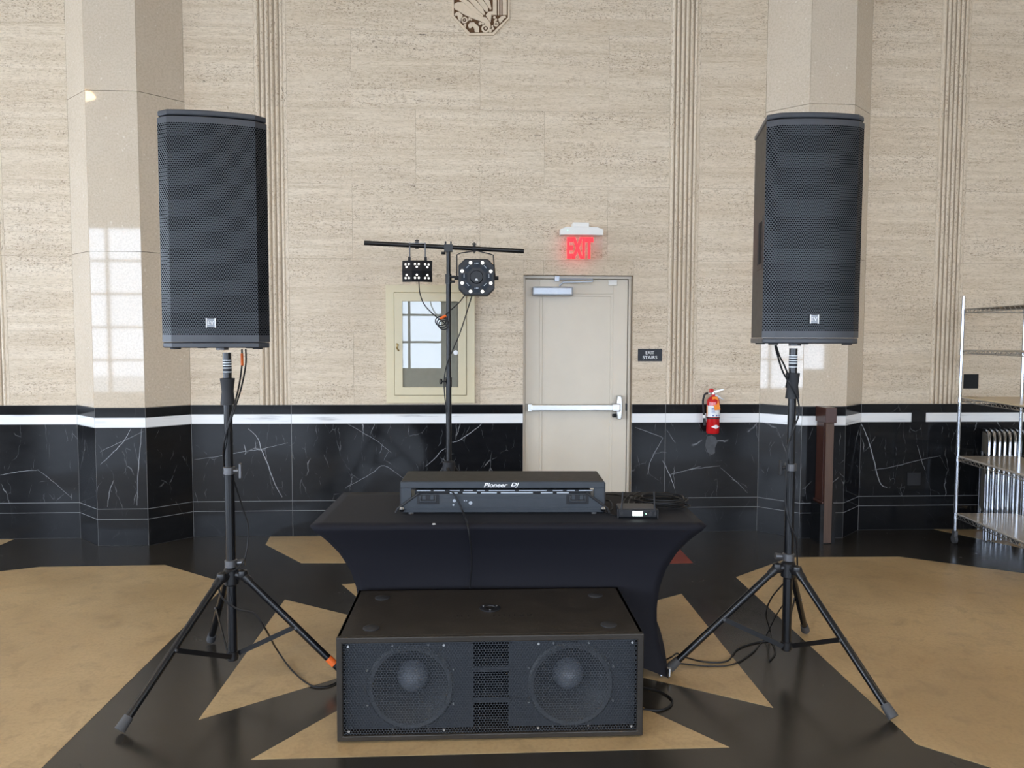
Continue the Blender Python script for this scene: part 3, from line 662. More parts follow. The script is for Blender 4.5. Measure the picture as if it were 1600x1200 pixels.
# ------------------------------------------------------------------ wooden post
YP = 5.875
pw0, pw1 = wp(1290, 720, YP).x, wp(1302, 720, YP).x
ztop, zcap, zb = wp(1292, 637, YP).z, wp(1292, 661, YP).z, wp(1292, 788, YP).z
ps = thing('wooden_post', 'dark wooden post fixed to the right pilaster', 'post', ((pw0+pw1)/2, YP, 0))
w = (pw1-pw0)/2; D_ = PY-YP-0.002
MB().box(-w, w, 0.012, D_, zb, zcap).build('shaft', 'wood', ps, bevel=0.004)
MB().box(-w, w, 0.0, 0.012, 0.006, zcap-0.001).build('worn_front_strip', 'woodw', ps, bevel=0.002)
MB().box(-w-0.006, -w, 0.03, 0.048, zb, zcap).build('moulding', 'wood', ps, bevel=0.002)
MB().box(-w-0.012, w+0.014, -0.012, D_, zcap, ztop).build('cap', 'wood', ps, bevel=0.004)
MB().box(-w-0.014, w+0.006, 0.012, D_, zb, zb+0.02).build('lower_moulding', 'wood', ps, bevel=0.004)
for s in (-1, 1): box('stone_cheek', 'bbase', ps, min(s*w, s*(w+0.03)), max(s*w, s*(w+0.03)), 0.004, D_, 0.0, zb)
box('stone_core', 'bbase', ps, -w, w, 0.012, D_, 0, zb)

# ------------------------------------------------------------------ loudspeakers and stands
SH = 1.008; SWF = 0.918
def sp_outline(grow=0.0):
    P = []
    for i in range(-6, 7):
        x = 0.192*i/6; P.append((x*(1+grow*3), -0.215-grow+0.020*(i/6)**2))
    P = [(-0.238-grow, -0.160)] + P + [(0.238+grow, -0.160), (0.150+grow, 0.195+grow), (-0.150-grow, 0.195+grow)]
    return [(x*SWF, y) for x, y in P]
def make_speaker(label):
    t = thing('loudspeaker', label, 'speaker', group='tall speakers on tripod stands')
    MB().prism(sp_outline(), 0.026, SH-0.028).build('cabinet', 'cab', t)
    MB().prism(sp_outline(0.004), SH-0.024, SH).build('top_cap', 'capm', t, bevel=0.006)
    MB().prism(sp_outline(0.003), 0.0, 0.024).build('bottom_cap', 'capm', t, bevel=0.005)
    f = sp_outline(0.002)[:15]; f2 = sp_outline(0.005)[:15]
    for z0, z1 in ((0.026, 0.055), (SH-0.055, SH-0.030)): MB().prism(f2+f[::-1], z0, z1).build('grille_band', 'capm', t)
    f2 = sp_outline(0.0045)[:15]
    MB().prism(f2+f[::-1], 0.055, SH-0.055).build('grille', 'grille', t)
    bd = MB().box(-0.034, 0.006, -0.226, -0.219, 0.088, 0.128).build('badge', 'badge', t, bevel=0.002)
    for s in (-1, 1): MB().box(-0.014+s*0.018-0.002, -0.014+s*0.018+0.002, -0.2285, -0.2255, 0.088, 0.128).build('badge_edge', 'whitep', bd)
    fit(text('badge_letters', 'EV', 0.02, 'whitep', bd, (-0.014, -0.2268, 0.108), ext=0.0006), 0.024, 0.018)
    for s in (-1, 1):                              # pocket handle in each tapered side
        a = Vector((s*0.238*SWF, -0.160)); b = Vector((s*0.150*SWF, 0.195)); d = b-a; n = Vector((d.y, -d.x)).normalized()*s
        def quad(u0, u1, off): return [tuple(a+d*u0+n*off), tuple(a+d*u1+n*off), tuple(a+d*u1-n*0.003), tuple(a+d*u0-n*0.003)]
        h = MB().prism(quad(0.16, 0.60, 0.0025), 0.34, 0.58).build('handle_plate', 'cab', t, bevel=0.002)
        MB().prism(quad(0.22, 0.52, 0.004), 0.365, 0.555).build('handle_pocket_shade', 'dark', h)  # raised black plate stands for the shade inside the handle hollow
        MB().prism(quad(0.36, 0.40, 0.009), 0.365, 0.555).build('handle_grip', 'cab', h)
    for sx in (-1, 1):
        for y in (-0.16, 0.15): MB().cyl((sx*(0.17 if y < 0 else 0.11), y, -0.006), (sx*(0.17 if y < 0 else 0.11), y, 0.002), 0.022, n=14).build('foot', 'rubber', t)
    MB().cyl((0, 0, -0.012), (0, 0, 0.002), 0.028).build('pole_cup', 'collar', t)
    return t
def make_stand(label, feet, cx, cy, zsp, knob, name='speaker_stand'):
    t = thing(name, label, 'stand', (cx, cy, 0), group='tripod speaker stands')
    zc_ = wp(358, 735, cy).z; zh = 0.52
    low = MB().cyl((0, 0, 0.11), (0, 0, zc_), 0.0222, n=20).build('lower_tube', 'pole', t, smooth=True)
    MB().cyl((0, 0, zc_-0.02), (0, 0, zsp-0.012), 0.0192, n=20).build('upper_tube', 'pole', t, smooth=True)
    MB().lathe([(0.0200, -0.062), (0.033, -0.060), (0.030, -0.035), (0.026, 0.0), (0.030, 0.035), (0.033, 0.060), (0.0200, 0.062)], 24, (0, 0, zsp-0.19)).build('grip_collar', 'rubber', t, smooth=True)
    lab = MB().cyl((0, 0, zsp-0.105), (0, 0, zsp-0.045), 0.0195, n=20).build('tube_label', 'sign', t, smooth=True)
    for z in (0.049, 0.060, 0.072, 0.084, 0.102): MB().cyl((0, 0, zsp-z), (0, 0, zsp-z+0.004), 0.0198, n=20).build('label_print', 'whitep', lab, smooth=True)
    MB().lathe([(0.021, -0.018), (0.027, -0.016), (0.027, 0.016), (0.021, 0.018)], 22, (0, 0, zc_)).build('clamp_collar', 'collar', t, smooth=True)
    MB().cyl((knob*0.024, -0.012, zc_), (knob*0.05, -0.016, zc_), 0.009).box(min(knob*0.05, knob*0.062), max(knob*0.05, knob*0.062), -0.026, -0.006, zc_-0.035, zc_+0.035).build('clamp_knob', 'collar' if knob > 0 else 'rubber', t, bevel=0.003)
    MB().lathe([(0.021, -0.02), (0.028, -0.016), (0.028, 0.016), (0.021, 0.02)], 22, (0, 0, zh+0.05)).build('hub_collar', 'collar', t, smooth=True)
    MB().lathe([(0.0205, -0.055), (0.034, -0.045), (0.034, 0.02), (0.0205, 0.032)], 22, (0, 0, zh)).build('hub', 'pole2', t, smooth=True)
    MB().cyl((knob*0.022, 0.01, zh+0.05), (knob*0.06, 0.012, zh+0.052), 0.012, 0.016).build('hub_knob', 'collar', t)
    MB().lathe([(0.0205, -0.02), (0.026, -0.018), (0.026, 0.018), (0.0205, 0.02)], 20, (0, 0, 0.135)).build('lower_collar', 'pole2', t, smooth=True)
    for fx, fy in feet:
        d = Vector((fx-cx, fy-cy, 0)); R = d.length; d.normalize()
        A = d*0.056+Vector((0, 0, zh-0.006)); B = d*R+Vector((0, 0, 0.022)); ax = (B-A).normalized()
        lg = MB().cyl(A, B-ax*0.01, 0.0165, n=14).build('leg', 'pole', t, smooth=True)
        MB().cyl(B-ax*0.055, B+ax*0.004, 0.0205, 0.0235, n=14).build('rubber_foot', 'greyrub', lg, smooth=True)
        MB().lathe([(0.0, -0.027), (0.019, -0.022), (0.026, 0.0), (0.021, 0.018), (0.0, 0.026)], 16, A-d*0.004+Vector((0, 0, 0.004))).cyl(d*0.015+Vector((0, 0, zh)), A, 0.022, 0.024, n=14).cyl(A, A+ax*0.045, 0.0215, 0.0195, n=14).build('leg_knuckle', 'pole2', t, smooth=True)
        side = Vector((-d.y, d.x, 0))
        J = A+(B-A)*0.50; P0 = d*0.022+Vector((0, 0, 0.135)); o = side*0.019
        br = MB(); u = (J-P0).normalized(); n = u.cross(side).normalized()
        q = [P0+o+n*0.011, J+o+n*0.011, J+o-n*0.011, P0+o-n*0.011]
        br.add(q+[v-side*0.004 for v in q], [(0, 1, 2, 3), (7, 6, 5, 4), (0, 4, 5, 1), (1, 5, 6, 2), (2, 6, 7, 3), (3, 7, 4, 0)]).build('brace', 'pole2', t)
        MB().cyl(J+side*0.024, J-side*0.018, 0.006, n=10).build('rivet', 'collar', t)
    return t
fL = [gp(188, 1148), gp(330, 1005)]
cL = Vector((-1.125, 3.590)); fL3 = Vector((cL.x+0.545, cL.y-0.03))
make_stand('black tripod stand under the left speaker with orange tape on a leg', [(p.x, p.y) for p in fL]+[(fL3.x, fL3.y)], cL.x, cL.y, 1.563, 1)
fR = [gp(1047, 1050), gp(1395, 1128), gp(1258, 990)]
cR = Vector((sum(p.x for p in fR)/3, sum(p.y for p in fR)/3))
make_stand('black tripod stand under the right speaker', [(p.x, p.y) for p in fR], cR.x, cR.y, 1.588, -1)
s1 = make_speaker('tall black speaker on the left tripod stand, silver badge low on grille')
s2 = copy_tree(s1); s2['label'] = 'tall black speaker on the right tripod stand, its left side showing'
s1.location = (-1.150, 3.605, 1.563+0.012); s1.rotation_euler = (0, 0, RAD(10))
s2.location = (1.518, 3.56, 1.588+0.012); s2.rotation_euler = (0, 0, RAD(0.5))
# orange tape round the leg of the left stand
ds = Vector((fL3.x-cL.x, fL3.y-cL.y, 0)); Rr = ds.length; ds.normalize()
A_ = Vector((cL.x, cL.y, 0.514))+ds*0.056; B_ = Vector((cL.x, cL.y, 0.022))+ds*Rr
tag(MB().cyl(A_+(B_-A_)*0.80, A_+(B_-A_)*0.86, 0.0180, n=14).build('tape_wrap', 'orange', smooth=True), 'orange tape wrapped round a leg of the left stand', 'tape')

# ------------------------------------------------------------------ subwoofer
SW, SD, SHH = 1.232, 0.585, 0.432
sb = thing('subwoofer', 'wide black double subwoofer on the floor in front of the table', 'subwoofer', (0.074, 3.010, 0), RAD(-0.4))
hw = SW/2; th = 0.018
sh = MB().box(-hw, hw, 0.02, SD, SHH-th, SHH).box(-hw, hw, 0.02, SD, 0.008, 0.008+th).box(-hw, -hw+th, 0.02, SD, 0.008, SHH).box(hw-th, hw, 0.02, SD, 0.008, SHH).box(-hw, hw, SD-th, SD, 0.008, SHH)
sh.build('cabinet', 'subpaint', sb, bevel=0.004)
ro = [(-hw, 0.008), (hw, 0.008), (hw, SHH), (-hw, SHH)]; ri = [(-hw+0.024, 0.030), (hw-0.024, 0.030), (hw-0.024, SHH-0.024), (-hw+0.024, SHH-0.024)]
MB().ringprism(ro, ri, 0.0, 0.022).build('front_frame', 'subpaint', sb, bevel=0.004)
MB().box(ri[0][0], ri[1][0], 0.010, 0.0125, ri[0][1], ri[2][1]).build('grille', 'subgrille', sb)
zc0 = 0.205; dxs = 0.327; RD = 0.172; YBf = 0.055
def hole_sheet(mb, x0, x1, z0, z1, cx, cz, r, y, n=32):
    vs, fs = [], []
    for i in range(n):
        a = 2*math.pi*i/n+0.001; c_, s_ = math.cos(a), math.sin(a)
        t = min((x1-cx)/c_ if c_ > 0 else (x0-cx)/c_, (z1-cz)/s_ if s_ > 0 else (z0-cz)/s_)
        vs += [(cx+r*c_, y, cz+r*s_), (cx+t*c_, y, cz+t*s_)]
    for i in range(n): j = (i+1) % n; fs.append((2*i, 2*i+1, 2*j+1, 2*j))
    mb.add(vs, fs)
pxw = 0.072
bf = MB(); hole_sheet(bf, ri[0][0], -pxw, ri[0][1], ri[2][1], -dxs, zc0, RD, YBf); hole_sheet(bf, pxw, ri[1][0], ri[0][1], ri[2][1], dxs, zc0, RD, YBf)
bf.build('baffle', 'baffle', sb)
for s in (-1, 1):
    cn = MB().lathe([(RD+0.006, YBf-0.004), (RD-0.004, YBf-0.012), (RD-0.018, YBf-0.010), (RD-0.028, YBf+0.004), (0.066, YBf+0.105)], 40, (s*dxs, 0, zc0), 'y', False).build('speaker_cone', 'cone', sb, smooth=True)
    MB().lathe([(0.0, YBf+0.038), (0.022, YBf+0.042), (0.045, YBf+0.058), (0.060, YBf+0.082), (0.068, YBf+0.106)], 28, (s*dxs, 0, zc0), 'y', False).build('dust_cap', 'cap', cn, smooth=True)
    for i in range(8):
        a = RAD(22.5+45*i); MB().cyl((s*dxs+math.cos(a)*(RD+0.016), 0.047, zc0+math.sin(a)*(RD+0.016)), (s*dxs+math.cos(a)*(RD+0.016), YBf, zc0+math.sin(a)*(RD+0.016)), 0.004, n=8).build('mounting_screw', 'steel', cn)
for k in (1, 2):
    z = ri[0][1]+(ri[2][1]-ri[0][1])*k/3; box('port_shelf', 'baffle', sb, -pxw, pxw, 0.03, 0.4, z-0.010, z+0.010)
for s in (-1, 1): box('port_wall', 'dark', sb, min(s*pxw, s*(pxw+0.012)), max(s*pxw, s*(pxw+0.012)), YBf+0.001, 0.45, 0.03, SHH-0.02)
box('port_back', 'dark', sb, -pxw, pxw, 0.45, 0.46, 0.03, SHH-0.02)
for x in (-0.57, -0.19, 0.19, 0.57):
    for z in (0.046, SHH-0.038): MB().cyl((x, 0.006, z), (x, 0.010, z), 0.005, n=8).build('grille_screw', 'steel', sb)
for sx in (-1, 1):
    for y in (0.10, 0.47): MB().lathe([(0.034, -0.002), (0.034, 0.003), (0.028, 0.006), (0.0, 0.0065)], 20, (sx*0.49, y, SHH)).build('stacking_foot', 'rubber', sb, smooth=True)
    for y in (0.07, 0.50): MB().cyl((sx*0.5, y, 0.0), (sx*0.5, y, 0.012), 0.03, n=16).build('foot', 'rubber', sb)
sk = MB().lathe([(0.046, 0.0), (0.046, 0.004), (0.040, 0.006), (0.024, 0.006), (0.022, 0.0015), (0.0, 0.0015)], 28, (0.0, 0.315, SHH-0.0005)).build('pole_socket', 'gear', sb, smooth=True)
MB().lathe([(0.0, 0.0), (0.019, 0.0), (0.019, 0.002), (0.0, 0.002)], 20, (0, 0.315, SHH+0.001)).build('socket_hole', 'dark', sk)
for a in (30, 150, 270): MB().cyl((0.034*math.cos(RAD(a)), 0.315+0.034*math.sin(RAD(a)), SHH+0.004), (0.034*math.cos(RAD(a)), 0.315+0.034*math.sin(RAD(a)), SHH+0.0075), 0.004, n=8).build('socket_screw', 'steel', sk)
for i, (dx_, ch) in enumerate(((-0.155, 'I'), (-0.138, 'I'), (-0.110, 'I'), (0.0, 'I'), (0.022, 'I'), (0.044, 'I'), (0.066, 'I'), (0.088, 'I'), (0.120, 'X'), (0.152, 'X'))):
    fit(text('embossed_letter', ch, 0.04, 'dark', sb, (0.015+dx_, 0.225, SHH+0.0006), rot=(0, 0, 0), ext=0.0005), 0.004 if ch == 'I' else 0.026, 0.026)

# ------------------------------------------------------------------ table
TZ = 0.748
tcx = 0.182; tcy = 3.925
tb = thing('banquet_table', 'folding banquet table under a stretch black cover', 'table', (tcx, tcy, 0), RAD(-2.0))
def prof(z, tab):
    for (za, wa), (zb_, wb) in zip(tab[:-1], tab[1:]):
        if za >= z >= zb_:
            t = (za-z)/(za-zb_); t = t
            return wa+(wb-wa)*t
    return tab[-1][1]
HX = [(0.75, 0.925), (0.735, 0.922), (0.70, 0.880), (0.66, 0.842), (0.60, 0.797), (0.52, 0.755), (0.43, 0.728), (0.33, 0.715), (0.22, 0.715), (0.10, 0.735), (0.0, 0.765)]
HY = [(0.75, 0.395), (0.735, 0.394), (0.70, 0.375), (0.60, 0.335), (0.50, 0.312), (0.43, 0.303), (0.30, 0.303), (0.15, 0.325), (0.0, 0.365)]
NZ = 26
def cover_side(ax, sg):
    mb = MB()
    def fn(u, v):
        s = 2*u-1; e = abs(s)
        hem = 0.17*(1-e**3.0) if ax == 'x' else 0.14*(1-e**2.5)
        z = TZ - v*(TZ-0.004-hem)
        zz = TZ - v*(TZ-0.004)
        hx, hy = prof(zz, HX), prof(zz, HY); bow = 0.035*(1-s*s)*math.sin(math.pi*min(1, v*1.05))
        if ax == 'y': return (s*hx, sg*(hy-bow*0.6), z)
        return (sg*(hx-bow*0.9), s*hy, z)
    mb.grid(fn, 40, NZ); return mb
cv = MB()
for ax in 'xy':
    for sg in (-1, 1):
        m2 = cover_side(ax, sg); cv.add(m2.v, m2.f)
cv.grid(lambda u, v: ((2*u-1)*0.925, (2*v-1)*0.395, TZ), 40, 10)
import bmesh as _b
co = cv.build('stretch_cover', 'cloth', tb, smooth=True)
bm = _b.new(); bm.from_mesh(co.data); _b.ops.remove_doubles(bm, verts=bm.verts, dist=0.004); bm.to_mesh(co.data); bm.free()
MB().box(-0.86, 0.86, -0.355, 0.355, TZ-0.040, TZ-0.006).build('tabletop', 'white', tb)
for sx in (-1, 1):
    for sy in (-1, 1): MB().cyl((sx*0.55, sy*0.18, TZ-0.05), (sx*0.735, sy*0.325, 0.0), 0.010, n=10).build('leg', 'chrome', tb, smooth=True)
MB().cyl((0.764, -0.372, 0.018), (0.766, -0.370, 0.055), 0.009, n=10).build('leg_tip', 'steel', tb, smooth=True)
q = gp(678, 819.5, TZ+0.001)
tag(MB().lathe([(0.0, 0.004), (0.007, 0.004), (0.009, 0.001), (0.0, 0.0)], 12, q).build('white_chip', 'whitep'), 'tiny white chip on the front edge of the table cover', 'chip')

# ------------------------------------------------------------------ DJ controller in its flight case
cc = thing('dj_controller_case', 'DJ controller in a grey black flight case on the table', 'controller', (0.149, 3.770, TZ+0.002), RAD(-2.0))
CW = 0.506
fz = 0.008
MB().prism([(-0.515, fz+0.012), (-0.500, fz), (0.500, fz), (0.515, fz+0.012), (0.512, fz+0.022), (0.412, fz+0.092), (-0.412, fz+0.092), (-0.512, fz+0.022)], 0.0, 0.010, 'xz').build('case_front', 'case', cc, bevel=0.002)
for z in (0.022, 0.030): box('trim_ridge', 'case', cc, -0.495, 0.495, -0.002, 0.0, z, z+0.003)
box('trim_ridge', 'case', cc, -0.425, 0.425, -0.002, 0.0, 0.080, 0.0835)
box('case_base', 'gear', cc, -0.512, 0.512, 0.010, 0.46, fz, 0.032)
for s in (-1, 1):
    MB().tube([(s*0.530, -0.004, 0.008), (s*0.520, -0.004, 0.028), (s*0.415, -0.003, 0.104)], 0.0055).build('edge_seal', 'rubber', cc)
    MB().lathe([(0, -0.015), (0.009, -0.012), (0.015, 0), (0.009, 0.012), (0, 0.015)], 18, (s*0.498, -0.006, 0.026)).build('ball_corner', 'chrome', cc, smooth=True)
    MB().prism([(s*0.505, 0.03), (s*0.505, 0.150), (s*0.455, 0.150), (s*0.455, 0.078)], 0.012, 0.035, 'xz').build('shelf_upright', 'case', cc)
    box('side_panel', 'gear', cc, min(s*0.500, s*0.512), max(s*0.500, s*0.512), 0.02, 0.33, 0.03, 0.150)
    for y in (0.06, 0.40): MB().cyl((s*0.455, y-0.045, -0.001), (s*0.455, y-0.045, 0.010), 0.014, n=14).build('rubber_foot', 'greyrub', cc)
    hx = s*0.370; hd = MB().box(hx-0.055, hx+0.055, -0.003, 0.0, 0.050, 0.096).build('handle_dish', 'gear', cc, bevel=0.002)
    MB().tube([(hx-0.038, -0.004, 0.092), (hx-0.038, -0.014, 0.066), (hx+0.038, -0.014, 0.066), (hx+0.038, -0.004, 0.092)], 0.005).build('handle_bar', 'case', hd)
    for k in (-0.02, 0.02): box('handle_clip', 'case', hd, hx+k-0.008, hx+k+0.008, -0.007, -0.002, 0.074, 0.094)
sf = MB().box(-CW, CW, 0.004, 0.30, 0.128, 0.160).build('shelf_rail', 'case', cc, bevel=0.003)
MB().box(-CW+0.004, CW-0.004, 0.010, 0.296, 0.158, 0.1625).build('shelf_top', 'casetop', sf)
ct = MB().box(-0.44, 0.44, 0.035, 0.40, 0.036, 0.116).build('controller_body', 'gear', cc, bevel=0.004)
for x0, x1 in ((-0.43, -0.36), (-0.345, -0.29), (-0.265, -0.215), (-0.195, -0.15), (-0.13, -0.09), (-0.07, 0.06), (0.08, 0.22), (0.25, 0.30), (0.32, 0.36), (0.38, 0.45)): box('port_label', 'gearlab', ct, x0, x1, 0.0335, 0.0355, 0.1085, 0.1125)
for x0, x1 in ((-0.265, -0.225), (-0.20, -0.13), (-0.11, -0.03), (-0.01, 0.15), (0.19, 0.25), (0.27, 0.33)): box('port_strip', 'gearlab', ct, x0, x1, 0.0325, 0.0355, 0.094, 0.102)
fit(text('brand_letters', 'Pioneer', 0.03, 'whitep', cc, (-0.035, 0.0025, 0.144), ext=0.001, shear=0.3, bold=0.0006), 0.118, 0.021)
fit(text('brand_letters', 'DJ', 0.03, 'whitep', cc, (0.060, 0.0025, 0.144), ext=0.001, shear=0.3, bold=0.0006), 0.040, 0.024)
for x, z, r_ in ((-0.24, 0.066, 0.008), (-0.19, 0.066, 0.003), (-0.18, 0.066, 0.003), (-0.16, 0.055, 0.009), (-0.245, 0.045, 0.005)): MB().lathe([(0.0, -0.0012), (r_, -0.0008), (r_, 0.0)], 12, (x, 0, z), 'y').build('scuff_sticker', 'closer', cc)

# ------------------------------------------------------------------ wireless receiver
q = (gp(967, 811, TZ)+gp(1027, 811, TZ))/2; RW = (gp(1027, 811, TZ)-gp(967, 811, TZ)).length
rc = thing('wireless_receiver', 'black wireless microphone receiver with two antennas and lit display', 'receiver', (q.x, q.y, TZ+0.002), RAD(-4))
hw_ = RW/2
MB().box(-hw_, hw_, 0.0, 0.13, 0.004, 0.046).build('case', 'gear', rc, bevel=0.006)
MB().box(-hw_+0.006, hw_-0.006, 0.012, 0.128, 0.046, 0.0475).build('top_panel', 'greyrub', rc)
MB().box(-0.028, 0.022, -0.002, 0.002, 0.014, 0.037).build('display', 'lcd', rc)
MB().cyl((0.058, -0.008, 0.025), (0.058, 0.002, 0.025), 0.010, n=16).build('knob', 'rubber', rc)
MB().cyl((0.038, -0.003, 0.024), (0.038, 0.002, 0.024), 0.003, n=8).build('indicator_light', 'ledg', rc)
for s in (-1, 1):
    MB().cyl((s*(hw_-0.012), 0.006, 0.030), (s*(hw_-0.020 if s < 0 else hw_-0.016), 0.012, 0.128), 0.0045, 0.0040, n=10).build('antenna', 'rubber', rc, smooth=True)
    MB().cyl((s*(hw_-0.012), -0.004, 0.026), (s*(hw_-0.012), 0.012, 0.026), 0.008, n=10).build('antenna_base', 'rubber', rc)
    box('end_bumper', 'rubber', rc, min(s*hw_, s*(hw_+0.006)), max(s*hw_, s*(hw_+0.006)), 0.004, 0.03, 0.0, 0.044, 0.002)

# ------------------------------------------------------------------ cables
def cable(name, pts, r, label, mat='cable', sm=8, cat='cable'):
    return tag(MB().tube(pts, r, 6, smooth=sm).build(name, mat, smooth=True), label, cat)
q = gp(1036, 795, TZ); pts = []
rng = random.Random(3)
for i in range(9*16):
    a = 2*math.pi*i/16; k = i//16
    rr = 1+0.12*math.sin(k*2.1+a*0.5)+rng.uniform(-0.015, 0.015)
    pts.append((q.x+0.02*math.sin(k*1.7)+0.118*rr*math.cos(a), q.y+0.06+0.015*math.cos(k*2.3)+0.095*rr*math.sin(a), TZ+0.008+0.0050*k))
cable('cable_coil', pts, 0.0038, 'coiled black cable heaped on the table behind the receiver', sm=2, cat='cable coil')
T = lambda x, y, z=0.0055: gp(x, y, TZ+z)
for pts, lab in (([T(947, 772), T(962, 773, 0.02), T(975, 776), T(990, 779), T(1003, 781)], 'thin black cable trailing along the back of the table'),
                 ([T(1005, 780), T(996, 776, 0.03), T(984, 774, 0.035), T(975, 783, 0.02), T(969, 796)], 'black cable arching into the left end of the receiver'),
                 ([T(1000, 769), T(992, 772, 0.02), T(986, 777, 0.025), T(982, 786, 0.03), T(984, 790, 0.045)], 'short black lead plugged into the receiver top'),
                 ([T(944, 800), T(952, 803), T(962, 806), T(968, 804)], 'black lead from the flight case to the receiver')):
    cable('power_lead', pts, 0.0035, lab)
tag(MB().tube([T(946, 781, 0.03), T(953, 783, 0.04), T(957, 791, 0.02), T(954, 797)], 0.0045, 6, smooth=6).build('adapter_lead', 'greyrub', smooth=True), 'grey lead looped at the right end of the flight case', 'cable')
zf = lambda z: tcy - prof(max(z, 0.02), HY) + 0.0
pts = [wp(703, 768, 3.795), wp(708, 770, 3.752), wp(716, 783, 3.742), wp(722, 797, 3.735), gp(727, 809, TZ+0.008), gp(730, 819, TZ+0.008), wp(733, 834, 3.522), wp(736, 856, 3.545), wp(737, 880, 3.572), wp(735.5, 900, 3.595), wp(734, 920, 3.61)]
cable('table_cable', pts, 0.0042, 'black cable hanging from the controller down the front of the table')
# left speaker
YL = cL.y
for k, off in enumerate((0, 6)):
    pts = [wp(378+off, 546, YL+0.10), wp(378+off, 570, YL+0.06), wp(373+off*0.7, 605, YL+0.01), wp(364+off*0.4, 640, YL-0.035), wp(354+off*0.2, 672, YL-0.038), wp(349+off*0.1, 700, YL-0.020), wp(350, 730, YL+0.035)]
    if k == 0: cable('speaker_cable', pts, 0.0042, 'black cable dropping from the left speaker, nearer its pole')
    else: cable('speaker_cable', pts, 0.0042, 'black cable with orange plug dropping from the left speaker')
tag(MB().cyl(wp(378, 553, YL+0.085), wp(378.5, 571, YL+0.058), 0.0062, n=10).build('cable_sleeve', 'orange', smooth=True), 'orange sleeve on a cable under the left speaker', 'cable sleeve')
pts = [wp(366, 752, YL+0.03), wp(378, 790, YL+0.04), wp(388, 826, YL+0.03), wp(384, 868, YL+0.0), wp(371, 888, YL-0.03), wp(352, 897, YL-0.045), wp(342, 912, YL-0.05), wp(348, 935, YL-0.07),
       wp(372, 952, YL-0.06), wp(398, 959, YL-0.06), wp(416, 985, YL-0.03), gp(432, 1014, 0.05), gp(456, 1047, 0.006), gp(484, 1070, 0.005), gp(508, 1073, 0.005), gp(527, 1066, 0.005), gp(545, 1058, 0.005)]
cable('floor_cable', pts, 0.0042, 'black cable running from the left stand hub to the subwoofer')
YR = cR.y
cable('speaker_cable', [wp(1211, 539.5, YR+0.06), wp(1214, 552, YR+0.05), wp(1222, 578, YR+0.0), wp(1231, 595, YR-0.04), wp(1246, 622, YR-0.036), wp(1248, 648, YR-0.03), wp(1239, 672, YR-0.04), wp(1231, 700, YR-0.03), wp(1229, 745, YR-0.03), wp(1227, 785, YR-0.03), wp(1234, 818, YR-0.04), wp(1244, 845, YR-0.03), wp(1246, 890, YR+0.02)], 0.0042, 'black cable dropping from the right speaker, nearer the pole')
cable('speaker_cable', [wp(1212.5, 539.5, YR+0.08), wp(1218, 556, YR+0.05), wp(1226, 572, YR+0.01), wp(1231, 588, YR-0.02), wp(1228, 605, YR+0.03)], 0.0042, 'black cable looping into the right stand grip')
cable('floor_cable', [wp(1224, 912, YR+0.03), wp(1205, 935, YR+0.1), wp(1197, 960, YR+0.2), gp(1203, 985, 0.03), gp(1203, 1000, 0.006), gp(1180, 1004, 0.005), gp(1152, 1014, 0.005), gp(1136, 1033, 0.005), gp(1100, 1034, 0.005), gp(1068, 1026, 0.005), gp(1058, 1021, 0.03), gp(1050, 1026, 0.03), gp(1042, 1030, 0.005)], 0.0042, 'black cable from the right stand across the tan inlay to the table foot')
cable('floor_cable', [wp(1227, 940, YR+0.06), wp(1212, 963, YR+0.2), gp(1196, 995, 0.02), gp(1175, 1020, 0.005), gp(1145, 1038, 0.005), gp(1110, 1041, 0.005), gp(1075, 1038, 0.005), gp(1045, 1034, 0.005)], 0.0034, 'thin black cable beside the right stand, running to the table')
cable('cable_end', [gp(1203, 999, 0.010), gp(1209, 1008, 0.005), gp(1211, 1021, 0.005), gp(1202, 1032, 0.005)], 0.0045, 'short black cable tail curling on the floor by the right stand')
cable('sub_cable', [gp(995, 1072, 0.006), gp(1030, 1080, 0.005), gp(1049, 1092, 0.005), gp(1047, 1103, 0.005), gp(1028, 1110, 0.005), gp(1000, 1107, 0.005)], 0.0042, 'black cable looped on the floor at the right side of the subwoofer')

# ------------------------------------------------------------------ lighting stand with T-bar
YS = 5.60
lx = wp(701, 560, YS).x
ls = thing('light_stand', 'black T-bar lighting stand behind the table', 'stand', (lx, YS, 0))
zb_ = wp(701, 386, YS).z
zj = wp(701, 437, YS).z; zk = wp(701, 598, YS).z; zh_ = wp(701, 728, YS).z
MB().cyl((0, 0, zj), (0, 0, zb_), 0.0155, n=18).build('upper_tube', 'pole2', ls, smooth=True)
MB().cyl((0, 0, zk), (0, 0, zj+0.02), 0.0180, n=18).build('middle_tube', 'pole2', ls, smooth=True)
MB().cyl((0, 0, 0.12), (0, 0, zk+0.02), 0.0205, n=18).build('lower_tube', 'pole2', ls, smooth=True)
MB().cyl((0, 0, zj-0.03), (0, 0, zj+0.04), 0.0225, n=18).cyl((0.015, -0.01, zj+0.02), (0.045, -0.02, zj+0.02), 0.009).cyl((0.015, -0.01, zj-0.015), (0.045, -0.02, zj-0.015), 0.009).build('joint_collar', 'pole2', ls, smooth=True)
MB().cyl((0, 0, zk-0.03), (0, 0, zk+0.04), 0.0245, n=18).cyl((-0.02, -0.01, zk+0.01), (-0.05, -0.02, zk+0.01), 0.006).cyl((-0.05, -0.02, zk+0.01), (-0.062, -0.024, zk+0.01), 0.020).build('clamp_collar', 'pole2', ls, smooth=True)
e0, e1 = wp(569, 379.5, YS-0.05), wp(818.5, 392.5, YS+0.06); C0 = Vector((lx, YS, 0))
MB().cyl(e0-C0, e1-C0, 0.0165, n=18).build('cross_bar', 'pole2', ls, smooth=True)
